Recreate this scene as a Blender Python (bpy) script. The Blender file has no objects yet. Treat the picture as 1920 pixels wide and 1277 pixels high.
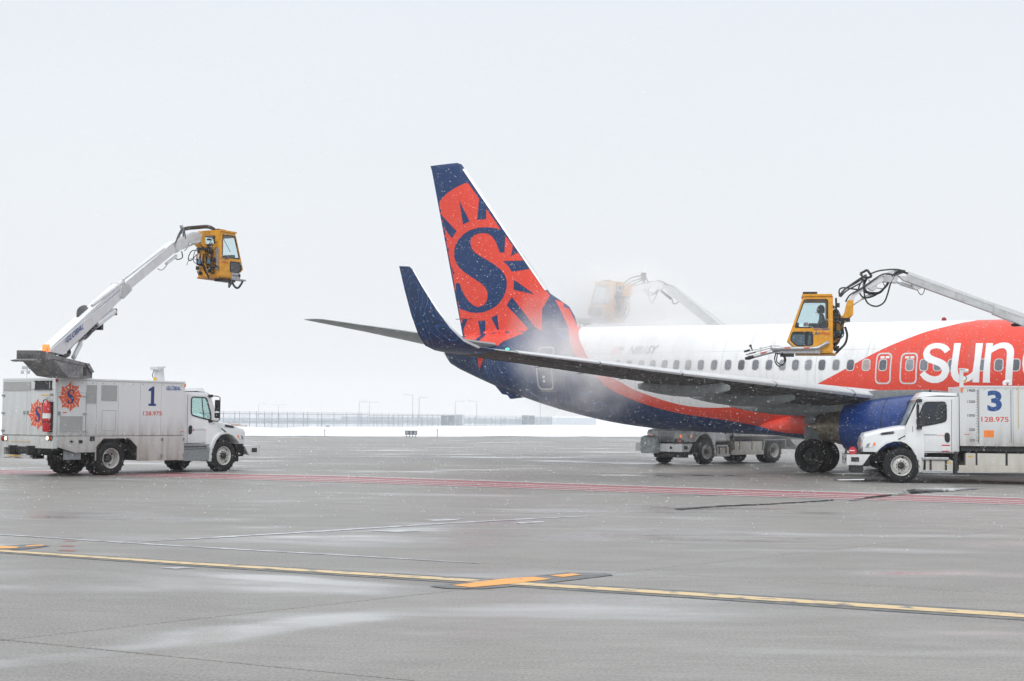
import bpy, bmesh, math, random
from mathutils import Vector, Matrix, geometry
from mathutils.bvhtree import BVHTree
import numpy as np
R = math.radians
random.seed(7)
SC = bpy.context.scene
COL = SC.collection

# ------------------------------------------------------------------ camera, sky, sun, exposure
FPX, CH, PIT, ROL = 2743.754, 1.838, 0.0508983, 0.00837583      # focal length in px of a 1920 px frame
CX, CY = 960.0, 638.5
cam = bpy.data.cameras.new('camera'); camo = bpy.data.objects.new('camera', cam); COL.objects.link(camo)
cp, sp = math.cos(PIT), math.sin(PIT)
CF = Vector((0, cp, sp)); U0 = Vector((0, -sp, cp)); R0 = Vector((1, 0, 0))
CR = R0 * math.cos(ROL) + U0 * math.sin(ROL); CU = U0 * math.cos(ROL) - R0 * math.sin(ROL)
CPOS = Vector((0, 0, CH))
m3 = Matrix((CR, CU, -CF)).transposed()
camo.matrix_world = Matrix.Translation(CPOS) @ m3.to_4x4()
cam.sensor_width = 36; cam.lens = FPX / 1920 * 36; cam.clip_end = 6000; cam.clip_start = .1
SC.camera = camo

world = bpy.data.worlds.new('World'); SC.world = world; world.use_nodes = True
nt = world.node_tree; nt.nodes.clear()
sky = nt.nodes.new('ShaderNodeTexSky'); sky.sky_type = 'NISHITA'; sky.sun_disc = False
sky.sun_elevation = R(42); sky.sun_rotation = R(200); sky.air_density = 1; sky.dust_density = 4
bgs = nt.nodes.new('ShaderNodeBackground'); bgs.inputs[1].default_value = .05
bgo = nt.nodes.new('ShaderNodeBackground')
tc = nt.nodes.new('ShaderNodeTexCoord'); sx = nt.nodes.new('ShaderNodeSeparateXYZ')
nt.links.new(tc.outputs['Generated'], sx.inputs[0])
ramp = nt.nodes.new('ShaderNodeValToRGB')                       # overcast deck: a little brighter overhead
ramp.color_ramp.elements[0].position = 0.0; ramp.color_ramp.elements[0].color = (.86, .885, .915, 1)
ramp.color_ramp.elements[1].position = .9; ramp.color_ramp.elements[1].color = (1.35, 1.37, 1.40, 1)
e = ramp.color_ramp.elements.new(.28); e.color = (.81, .855, .905, 1)
mp = nt.nodes.new('ShaderNodeMapping'); mp.inputs['Scale'].default_value = (1.2, 1.2, 3.5)
nz = nt.nodes.new('ShaderNodeTexNoise'); nz.inputs['Scale'].default_value = 1.6; nz.inputs['Detail'].default_value = 3
nt.links.new(tc.outputs['Generated'], mp.inputs[0]); nt.links.new(mp.outputs[0], nz.inputs[0])
mr = nt.nodes.new('ShaderNodeMapRange'); mr.inputs[3].default_value = .965; mr.inputs[4].default_value = 1.035
nt.links.new(nz.outputs[0], mr.inputs[0])
nt.links.new(sx.outputs[2], ramp.inputs[0]); nt.links.new(ramp.outputs[0], bgo.inputs[0])
nt.links.new(mr.outputs[0], bgo.inputs[1])
add = nt.nodes.new('ShaderNodeAddShader'); wo = nt.nodes.new('ShaderNodeOutputWorld')
nt.links.new(sky.outputs[0], bgs.inputs[0]); nt.links.new(bgs.outputs[0], add.inputs[0]); nt.links.new(bgo.outputs[0], add.inputs[1])
# the sky texture is kept as a faint tint under the cloud deck
bgs.inputs[1].default_value = .004
nt.links.new(add.outputs[0], wo.inputs[0])

sun = bpy.data.lights.new('sun', 'SUN'); sun.energy = 1.25; sun.angle = R(25); sun.color = (1, .98, .95)
suno = bpy.data.objects.new('sun', sun); COL.objects.link(suno)
az = R(200); el = R(42)                                          # behind the camera, slightly left
sd = Vector((math.sin(az) * math.cos(el), math.cos(az) * math.cos(el), math.sin(el)))
suno.rotation_euler = sd.to_track_quat('Z', 'Y').to_euler()
SC.view_settings.view_transform = 'Standard'; SC.view_settings.look = 'None'
SC.view_settings.exposure = 0.0; SC.view_settings.gamma = 1; SC.view_settings.use_curve_mapping = False
SC.cycles.volume_bounces = 8; SC.cycles.max_bounces = 10; SC.cycles.transparent_max_bounces = 16
SC.cycles.volume_step_rate = 2.0; SC.cycles.volume_max_steps = 128
try: SC.cycles.use_denoising = True
except Exception: pass

# ------------------------------------------------------------------ materials
M = {}
def node_mat(name):
    m = bpy.data.materials.new(name); m.use_nodes = True; M[name] = m
    return m, m.node_tree, m.node_tree.nodes['Principled BSDF']
def nn(t, kind, **kw):
    n = t.nodes.new('ShaderNode' + kind)
    for k, v in kw.items():
        if hasattr(n, k): setattr(n, k, v)
        else: n.inputs[k].default_value = v
    return n
def math_n(t, op, a, b=None, c=None):
    n = t.nodes.new('ShaderNodeMath'); n.operation = op
    for i, v in enumerate((a, b, c)):
        if v is None: continue
        if isinstance(v, (int, float)): n.inputs[i].default_value = v
        else: t.links.new(v, n.inputs[i])
    return n.outputs[0]
def mixc(t, f, a, b):
    n = t.nodes.new('ShaderNodeMix'); n.data_type = 'RGBA'
    for i, v in ((0, f), (6, a), (7, b)):
        if isinstance(v, (int, float)): n.inputs[i].default_value = v
        elif isinstance(v, tuple): n.inputs[i].default_value = (*v, 1) if len(v) == 3 else v
        else: t.links.new(v, n.inputs[i])
    return n.outputs[2]
def mat(name, col, rough=.5, metal=0., var=.08, scale=6., spec=.5, bump=0., coat=0.):
    m, t, p = node_mat(name)
    c = nn(t, 'TexCoord'); n = nn(t, 'TexNoise'); n.inputs['Scale'].default_value = scale; n.inputs['Detail'].default_value = 5
    t.links.new(c.outputs['Object'], n.inputs[0])
    lo = tuple(x * (1 - var * 1.6) for x in col); hi = tuple(min(1, x * (1 + var)) for x in col)
    r = nn(t, 'MapRange'); r.inputs[1].default_value = .3; r.inputs[2].default_value = .7
    t.links.new(n.outputs[0], r.inputs[0])
    t.links.new(mixc(t, r.outputs[0], lo, hi), p.inputs['Base Color'])
    p.inputs['Roughness'].default_value = rough; p.inputs['Metallic'].default_value = metal
    p.inputs['Specular IOR Level'].default_value = spec; p.inputs['Coat Weight'].default_value = coat
    if bump:
        b = nn(t, 'Bump'); b.inputs['Strength'].default_value = bump; b.inputs['Distance'].default_value = .01
        t.links.new(n.outputs[0], b.inputs['Height']); t.links.new(b.outputs[0], p.inputs['Normal'])
    return m
def dirty(name, col, z0, z1, dirt=(.20, .17, .135), amount=1.0, rough=.35, base_dirt=.08):
    """painted sheet with road grime that thickens towards the wheels and runs in streaks"""
    m, t, p = node_mat(name)
    c = nn(t, 'TexCoord'); s = nn(t, 'SeparateXYZ'); t.links.new(c.outputs['Object'], s.inputs[0])
    r = nn(t, 'MapRange'); r.inputs[1].default_value = z1; r.inputs[2].default_value = z0
    t.links.new(s.outputs[2], r.inputs[0])
    mpn = nn(t, 'Mapping'); mpn.inputs['Scale'].default_value = (3.2, 3.2, .55); t.links.new(c.outputs['Object'], mpn.inputs[0])
    n1 = nn(t, 'TexNoise'); n1.inputs['Scale'].default_value = 1.6; n1.inputs['Detail'].default_value = 6; t.links.new(mpn.outputs[0], n1.inputs[0])
    n2 = nn(t, 'TexNoise'); n2.inputs['Scale'].default_value = 40; n2.inputs['Detail'].default_value = 3; t.links.new(c.outputs['Object'], n2.inputs[0])
    k = math_n(t, 'MULTIPLY', math_n(t, 'POWER', r.outputs[0], 1.6), math_n(t, 'MULTIPLY_ADD', n1.outputs[0], 1.7, -.15))
    k = math_n(t, 'MULTIPLY', k, math_n(t, 'MULTIPLY_ADD', n2.outputs[0], .8, .6))
    k = math_n(t, 'MULTIPLY_ADD', k, amount, math_n(t, 'MULTIPLY', n1.outputs[0], base_dirt))
    n = t.nodes.new('ShaderNodeClamp'); t.links.new(k, n.inputs[0])
    t.links.new(mixc(t, n.outputs[0], col, dirt), p.inputs['Base Color'])
    t.links.new(math_n(t, 'MULTIPLY_ADD', n.outputs[0], .4, rough), p.inputs['Roughness'])
    return m
def glass(name, tint, refl=.04):
    m = bpy.data.materials.new(name); m.use_nodes = True; M[name] = m; t = m.node_tree; t.nodes.clear()
    tr = nn(t, 'BsdfTransparent'); tr.inputs[0].default_value = (*tint, 1)
    g = nn(t, 'BsdfGlossy'); g.inputs['Roughness'].default_value = .03; g.inputs[0].default_value = (.9, .95, 1, 1)
    fr = nn(t, 'LayerWeight'); fr.inputs[0].default_value = .5
    mx = nn(t, 'MixShader'); o = nn(t, 'OutputMaterial')
    t.links.new(math_n(t, 'MULTIPLY_ADD', math_n(t, 'POWER', fr.outputs['Facing'], 3.), .6, refl), mx.inputs[0])
    t.links.new(tr.outputs[0], mx.inputs[1]); t.links.new(g.outputs[0], mx.inputs[2]); t.links.new(mx.outputs[0], o.inputs[0])
    return m
def emis(name, col, st):
    m, t, p = node_mat(name); p.inputs['Base Color'].default_value = (*col, 1)
    p.inputs['Emission Color'].default_value = (*col, 1); p.inputs['Emission Strength'].default_value = st
    return m
NAVY = (.008, .038, .130); RED = (.74, .062, .035)
mat('navy', NAVY, .42, var=.10, scale=30, spec=.3); mat('red_paint', RED, .42, var=.05, scale=20, spec=.3)
mat('air_white', (.80, .81, .82), .3, var=.03, scale=2, coat=.2)
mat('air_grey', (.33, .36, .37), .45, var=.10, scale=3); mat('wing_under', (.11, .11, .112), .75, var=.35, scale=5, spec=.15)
mat('fairing_grey', (.21, .235, .24), .6, var=.12, scale=4)
mat('slat_metal', (.62, .64, .66), .32, var=.04, metal=.3)
mat('nozzle', (.23, .20, .155), .42, .7, var=.3, scale=9)
mat('engine_blue', (.006, .040, .20), .3, var=.12, scale=6, coat=.15)
mat('rubber', (.006, .0065, .008), .78, var=.3, scale=14, bump=.3); mat('black', (.014, .015, .017), .5, var=.2)
mat('dark_frame', (.028, .028, .03), .65, var=.35, scale=12); mat('steel', (.42, .43, .44), .38, .6, var=.15, scale=12)
mat('galv', (.27, .295, .31), .42, .4, var=.15, scale=18); mat('rim', (.60, .60, .58), .42, .15, var=.14, scale=16)
mat('yellow', (.72, .33, .012), .42, var=.12, scale=7); mat('yellow_dark', (.50, .22, .012), .55, var=.35, scale=14)
mat('orange', (.85, .22, .03), .4); mat('marking_yellow', (.70, .42, .02), .4)
mat('hose', (.013, .015, .018), .42, var=.25); mat('blue_motor', (.11, .22, .33), .5, var=.2, scale=15)
mat('txt_blue', (.016, .075, .26), .4); mat('txt_red', (.60, .075, .035), .4); mat('txt_navy', (.015, .04, .17), .4)
mat('txt_black', (.02, .02, .022), .4); mat('decal_orange', (.70, .115, .045), .4); mat('decal_white', (.74, .75, .75), .4)
mat('reg_blue', (.02, .05, .10), .4); mat('window_shade', (.17, .18, .21), .25, var=.15, scale=3, coat=.3)
mat('window_mid', (.23, .245, .27), .25, var=.15, scale=3, coat=.3); mat('window_dark', (.10, .11, .13), .2, var=.15, scale=3, coat=.3)
mat('window_beige', (.36, .31, .30), .4, var=.1); mat('window_rim', (.60, .60, .60), .35)
mat('cloth_dark', (.035, .04, .045), .85, var=.3, scale=25); mat('hivis', (.55, .80, .06), .7); mat('skin', (.42, .25, .18), .6)
mat('ext_red', (.52, .015, .025), .28, coat=.4); mat('lamp_red', (.30, .008, .015), .25)
mat('snowbank', (.76, .79, .83), .7, var=.035, scale=.6, bump=.4)
mat('snow_flake', (.86, .88, .91), .7, var=.02)
mat('fence_steel', (.26, .28, .30), .6, var=.1); mat('mast', (.48, .51, .54), .6)
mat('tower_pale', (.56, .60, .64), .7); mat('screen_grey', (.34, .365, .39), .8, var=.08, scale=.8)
mat('tarp', (.30, .34, .345), .55, var=.25, scale=7, bump=.6)
mat('lens', (.75, .76, .78), .12); mat('sign_dark', (.10, .105, .11), .5, var=.5, scale=2)
mat('barrier', (.42, .39, .38), .8, var=.2, scale=1.2); mat('marker_orange', (.55, .25, .15), .7)
mat('exhaust_soot', (.05, .05, .05), .8, var=.5)
dirty('box_white', (.66, .685, .70), .85, 1.95); dirty('skirt_white', (.60, .61, .61), .1, 1.5, amount=1.1, base_dirt=.42)
dirty('cab_white', (.76, .785, .80), .45, 1.35, amount=.5, base_dirt=.02, rough=.22)
dirty('rear_white', (.62, .65, .66), .7, 3.0, amount=.4, base_dirt=.22); dirty('tank_alu', (.60, .585, .54), .1, 1.0, amount=.5, base_dirt=.35, rough=.4)
mat('turret_grey', (.20, .205, .21), .6, var=.3, scale=6); mat('boom_white', (.66, .68, .70), .35, var=.05, scale=3); mat('boom_grey', (.50, .52, .53), .45, var=.12, scale=5)
dirty('turret_dark', (.14, .14, .14), 2.7, 3.6, dirt=(.03, .03, .035), amount=.8, base_dirt=.4, rough=.5)
glass('glass_clear', (.88, .94, .95)); glass('glass_green', (.80, .93, .90), .10); glass('glass_dark', (.50, .56, .59), .05)
glass('windscreen', (.84, .90, .91), .08)
emis('amber_lit', (1, .22, .03), 1.0); emis('lamp_white_lit', (1, .88, .66), .95); emis('green_lit', (.05, .8, .35), 2.2); emis('white_lit', (1, 1, 1), 1.4)

def perforated(name):
    m, t, p = node_mat(name); c = nn(t, 'TexCoord'); s = nn(t, 'SeparateXYZ'); t.links.new(c.outputs['Object'], s.inputs[0])
    u = math_n(t, 'ADD', s.outputs[0], s.outputs[1]); k = 2 * math.pi / .052
    a = math_n(t, 'SINE', math_n(t, 'MULTIPLY', math_n(t, 'ADD', u, s.outputs[2]), k))
    b = math_n(t, 'SINE', math_n(t, 'MULTIPLY', math_n(t, 'SUBTRACT', u, s.outputs[2]), k))
    f = math_n(t, 'GREATER_THAN', math_n(t, 'MULTIPLY', a, b), .10)
    t.links.new(mixc(t, f, (.55, .57, .57), (.03, .03, .03)), p.inputs['Base Color']); p.inputs['Roughness'].default_value = .5
perforated('perforated')

# fuselage paint: white, red band, navy belly with thin contour lines, red cheat shape forward
def fuselage_paint():
    m, t, p = node_mat('fuselage_paint'); c = nn(t, 'TexCoord'); s = nn(t, 'SeparateXYZ'); t.links.new(c.outputs['Object'], s.inputs[0])
    xa = math_n(t, 'SUBTRACT', 19.6, s.outputs[0]); z = s.outputs[2]
    X0, X1 = 8., 40.
    xn = math_n(t, 'DIVIDE', math_n(t, 'SUBTRACT', xa, X0), X1 - X0)
    def curve(pts):
        n = t.nodes.new('ShaderNodeFloatCurve'); cv = n.mapping.curves[0]
        P = [((a - X0) / (X1 - X0), b / 8.) for a, b in pts]
        cv.points[0].location = P[0]; cv.points[1].location = P[-1]
        for q in P[1:-1]: cv.points.new(*q)
        for q in cv.points: q.handle_type = 'AUTO_CLAMPED'
        n.mapping.update(); t.links.new(xn, n.inputs['Value'])
        return math_n(t, 'MULTIPLY', n.outputs[0], 8.)
    fb = curve([(8, 1.15), (21.3, 1.28), (22.66, 1.5), (23.9, 1.69), (25.9, 1.95), (27, 2.2), (27.81, 2.46), (28.62, 2.78), (29.4, 3.34), (30.33, 4.01), (30.74, 4.48), (31.11, 4.96), (31.49, 5.4), (32.2, 7.8), (40, 8)])
    fo = curve([(8, 2.17), (22, 2.17), (23.3, 2.17), (24.2, 2.14), (25.08, 2.17), (25.94, 2.31), (26.9, 2.58), (27.58, 2.8), (28.25, 3.12), (28.9, 3.42), (29.7, 3.97), (30.17, 4.47), (30.66, 4.98), (30.95, 5.4), (31.3, 7.8), (40, 8)])
    bt = curve([(8, 7.8), (14.4, 7.6), (15.14, 5.10), (15.36, 5.06), (15.87, 4.92), (16.39, 4.77), (17.04, 4.51), (17.71, 4.21), (19.33, 3.35), (20.12, 2.96), (20.6, 2.7), (40, .5)])
    bb = curve([(8, 2.7), (17.6, 2.74), (18.1, 2.74), (19.16, 2.81), (20.12, 2.955), (20.6, 3.1), (40, 4)])
    isb = math_n(t, 'LESS_THAN', z, fb); iso = math_n(t, 'LESS_THAN', z, fo)
    blob = math_n(t, 'MULTIPLY', math_n(t, 'LESS_THAN', z, bt), math_n(t, 'GREATER_THAN', z, bb))
    n = nn(t, 'TexNoise'); n.inputs['Scale'].default_value = .42; n.inputs['Detail'].default_value = 1; t.links.new(c.outputs['Object'], n.inputs[0])
    fr = math_n(t, 'FRACT', math_n(t, 'MULTIPLY', n.outputs[0], 13.))
    line = math_n(t, 'LESS_THAN', math_n(t, 'ABSOLUTE', math_n(t, 'SUBTRACT', fr, .5)), .035)
    # contour lines only in patches
    n2 = nn(t, 'TexNoise'); n2.inputs['Scale'].default_value = .55; t.links.new(c.outputs['Object'], n2.inputs[0])
    line = math_n(t, 'MULTIPLY', line, math_n(t, 'GREATER_THAN', n2.outputs[0], .5))
    nav = mixc(t, line, NAVY, (.035, .16, .48))
    nf = nn(t, 'TexNoise'); nf.inputs['Scale'].default_value = 5; nf.inputs['Detail'].default_value = 6; t.links.new(c.outputs['Object'], nf.inputs[0])
    base = mixc(t, blob, (.80, .815, .825), RED); base = mixc(t, iso, base, RED); base = mixc(t, isb, base, nav)
    base = mixc(t, math_n(t, 'MULTIPLY', nf.outputs[0], .12), base, (.12, .12, .12))
    # skin joints: fine rings every 1.8 m
    ring = math_n(t, 'LESS_THAN', math_n(t, 'FRACT', math_n(t, 'DIVIDE', xa, 1.83)), .009)
    lap = math_n(t, 'LESS_THAN', math_n(t, 'ABSOLUTE', math_n(t, 'SUBTRACT', math_n(t, 'ABSOLUTE', math_n(t, 'SUBTRACT', z, 3.45)), .72)), .006)
    base = mixc(t, math_n(t, 'MULTIPLY', math_n(t, 'MAXIMUM', ring, lap), .42), base, (.1, .1, .1))
    dn = nn(t, 'Mapping'); dn.inputs['Scale'].default_value = (2.2, .2, .35); t.links.new(c.outputs['Object'], dn.inputs[0])
    d2 = nn(t, 'TexNoise'); d2.inputs['Scale'].default_value = 2.5; d2.inputs['Detail'].default_value = 6; t.links.new(dn.outputs[0], d2.inputs[0])
    dr = nn(t, 'MapRange'); dr.inputs[1].default_value = .52; dr.inputs[2].default_value = .72; dr.inputs[4].default_value = .22; t.links.new(d2.outputs[0], dr.inputs[0])
    base = mixc(t, dr.outputs[0], base, (.22, .21, .20))
    t.links.new(base, p.inputs['Base Color']); p.inputs['Roughness'].default_value = .4; p.inputs['Specular IOR Level'].default_value = .35
fuselage_paint()
def winglet_paint():
    m, t, p = node_mat('winglet_paint'); c = nn(t, 'TexCoord')
    n = nn(t, 'TexNoise'); n.inputs['Scale'].default_value = .8; n.inputs['Detail'].default_value = 1; t.links.new(c.outputs['Object'], n.inputs[0])
    fr = math_n(t, 'FRACT', math_n(t, 'MULTIPLY', n.outputs[0], 13.))
    line = math_n(t, 'LESS_THAN', math_n(t, 'ABSOLUTE', math_n(t, 'SUBTRACT', fr, .5)), .05)
    t.links.new(mixc(t, line, (.007, .026, .085), (.015, .09, .28)), p.inputs['Base Color']); p.inputs['Roughness'].default_value = .32
winglet_paint()

# wet concrete
def concrete(name, slab=True):
    m, t, p = node_mat(name); g = nn(t, 'NewGeometry'); pos = g.outputs['Position']
    def noise(sc, det=4, rot=0., stretch=(1, 1, 1)):
        mpn = nn(t, 'Mapping'); mpn.inputs['Rotation'].default_value = (0, 0, rot); mpn.inputs['Scale'].default_value = stretch
        t.links.new(pos, mpn.inputs[0])
        n = nn(t, 'TexNoise'); n.inputs['Scale'].default_value = sc; n.inputs['Detail'].default_value = det; t.links.new(mpn.outputs[0], n.inputs[0]); return n.outputs[0]
    big = noise(.12, 4); mid = noise(.9, 5, R(26), (1, 2.6, 1)); fine = noise(38, 3); fine2 = noise(9, 4, R(20), (1, 3.5, 1))
    brush = noise(3.2, 2, R(24), (.55, 16, 1))
    v = math_n(t, 'ADD', math_n(t, 'MULTIPLY', big, .55), math_n(t, 'MULTIPLY', mid, .45))
    r = nn(t, 'MapRange'); r.inputs[1].default_value = .36; r.inputs[2].default_value = .64; t.links.new(v, r.inputs[0])
    col = mixc(t, r.outputs[0], (.150, .143, .132), (.262, .254, .242))
    oi = nn(t, 'ObjectInfo'); col = mixc(t, math_n(t, 'MULTIPLY', oi.outputs['Random'], .30), col, (.125, .121, .115))
    # rubber tracks: broad dark arcs left by tyres
    dst = nn(t, 'VectorMath', operation='DISTANCE'); dst.inputs[1].default_value = (-30, -46, 0); t.links.new(pos, dst.inputs[0])
    tw = math_n(t, 'ADD', dst.outputs['Value'], math_n(t, 'MULTIPLY', big, 3.))
    tf = math_n(t, 'ABSOLUTE', math_n(t, 'SUBTRACT', math_n(t, 'FRACT', math_n(t, 'DIVIDE', tw, 6.1)), .5))
    tk = nn(t, 'MapRange'); tk.inputs[1].default_value = .055; tk.inputs[2].default_value = .02; tk.interpolation_type = 'SMOOTHSTEP'; t.links.new(tf, tk.inputs[0])
    col = mixc(t, math_n(t, 'MULTIPLY', math_n(t, 'MULTIPLY', tk.outputs[0], mid), .5), col, (.07, .068, .066))
    sp_ = nn(t, 'MapRange'); sp_.inputs[1].default_value = .38; sp_.inputs[2].default_value = .62; t.links.new(fine, sp_.inputs[0])
    col = mixc(t, math_n(t, 'MULTIPLY', sp_.outputs[0], .5), col, (.42, .41, .395))
    b2 = nn(t, 'MapRange'); b2.inputs[1].default_value = .42; b2.inputs[2].default_value = .58; t.links.new(brush, b2.inputs[0])
    col = mixc(t, math_n(t, 'MULTIPLY', b2.outputs[0], .30), col, (.13, .128, .124))
    # water film: streaks drawn out along the drainage direction and broad sheets
    w1 = noise(.13, 5, -R(45.6), (1, 2.6, 1)); w2 = noise(.42, 6, R(26), (1, 2.2, 1))
    w = math_n(t, 'ADD', math_n(t, 'MULTIPLY', w1, .62), math_n(t, 'MULTIPLY', w2, .38))
    # low spots in the paving where the melt water stands: (centre, half length, half width, direction)
    for cx_, cy_, hl, hwid, an, am in ((-2.0, 12.75, 2.9, .62, 45.6, .155), (-2.9, 16.6, 2.6, .42, -26, .12), (-3.4, 11.0, 2.2, .45, 40, .14), (1.5, 24.5, 5., .8, -26, .10)):
        q = nn(t, 'Mapping'); q.vector_type = 'TEXTURE'; q.inputs['Location'].default_value = (cx_, cy_, 0); q.inputs['Rotation'].default_value = (0, 0, R(an)); q.inputs['Scale'].default_value = (hl, hwid, 1); t.links.new(pos, q.inputs[0])
        ll = nn(t, 'VectorMath', operation='LENGTH'); t.links.new(q.outputs[0], ll.inputs[0])
        mm_ = nn(t, 'MapRange'); mm_.inputs[1].default_value = 1.; mm_.inputs[2].default_value = .2; mm_.inputs[4].default_value = am; mm_.interpolation_type = 'SMOOTHSTEP'; t.links.new(ll.outputs['Value'], mm_.inputs[0])
        w = math_n(t, 'ADD', w, mm_.outputs[0])
    wr = nn(t, 'MapRange'); wr.inputs[1].default_value = .50; wr.inputs[2].default_value = .66; wr.interpolation_type = 'SMOOTHSTEP'; t.links.new(w, wr.inputs[0])
    wet = wr.outputs[0]
    # slush dust: thin pale drift streaks
    s1 = noise(.20, 7, R(27), (.8, 3.4, 1)); sr = nn(t, 'MapRange'); sr.inputs[1].default_value = .60; sr.inputs[2].default_value = .74; t.links.new(s1, sr.inputs[0])
    col = mixc(t, math_n(t, 'MULTIPLY', wet, .28), col, (.12, .117, .113))
    col = mixc(t, math_n(t, 'MULTIPLY', sr.outputs[0], .42), col, (.55, .57, .60))
    t.links.new(col, p.inputs['Base Color'])
    ro = math_n(t, 'MULTIPLY_ADD', wet, -.38, math_n(t, 'MULTIPLY_ADD', fine2, .16, .50))
    t.links.new(ro, p.inputs['Roughness']); p.inputs['Specular IOR Level'].default_value = .5
    p.inputs['IOR'].default_value = 1.36
    t.links.new(math_n(t, 'MULTIPLY_ADD', wet, .70, .22), p.inputs['Coat Weight']); t.links.new(math_n(t, 'MULTIPLY_ADD', wet, -.22, .36), p.inputs['Coat Roughness']); p.inputs['Coat IOR'].default_value = 1.3
    h = math_n(t, 'ADD', math_n(t, 'MULTIPLY', fine, .45), math_n(t, 'MULTIPLY', brush, .8))
    h = math_n(t, 'MULTIPLY', h, math_n(t, 'MULTIPLY_ADD', wet, -.75, 1.))
    b = nn(t, 'Bump'); b.inputs['Strength'].default_value = .4; b.inputs['Distance'].default_value = .008
    t.links.new(h, b.inputs['Height']); t.links.new(b.outputs[0], p.inputs['Normal'])
concrete('concrete')
mat('sealant', (.06, .06, .062), .12)
def paint(name, col, wear=.5, bg=(.15, .148, .145)):
    m, t, p = node_mat(name); g = nn(t, 'NewGeometry')
    n = nn(t, 'TexNoise'); n.inputs['Scale'].default_value = 5; n.inputs['Detail'].default_value = 7; t.links.new(g.outputs['Position'], n.inputs[0])
    r = nn(t, 'MapRange'); r.inputs[1].default_value = wear; r.inputs[2].default_value = wear + .14; t.links.new(n.outputs[0], r.inputs[0])
    t.links.new(mixc(t, r.outputs[0], col, bg), p.inputs['Base Color']); p.inputs['Roughness'].default_value = .45
paint('p_yellow', (.64, .48, .25), .52); paint('p_orange', (.80, .36, .07), .60); paint('p_black', (.075, .088, .098), .44)
paint('p_red', (.33, .07, .085), .52); paint('p_white', (.50, .50, .51), .56); paint('p_redspot', (.40, .10, .07), .5)
def water():
    m, t, p = node_mat('water'); p.inputs['Base Color'].default_value = (.15, .15, .155, 1); p.inputs['Roughness'].default_value = .05
    p.inputs['IOR'].default_value = 1.33
    g = nn(t, 'NewGeometry'); n = nn(t, 'TexNoise'); n.inputs['Scale'].default_value = 14; t.links.new(g.outputs['Position'], n.inputs[0])
    b = nn(t, 'Bump'); b.inputs['Strength'].default_value = .06; b.inputs['Distance'].default_value = .003
    t.links.new(n.outputs[0], b.inputs['Height']); t.links.new(b.outputs[0], p.inputs['Normal'])
water()

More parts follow.
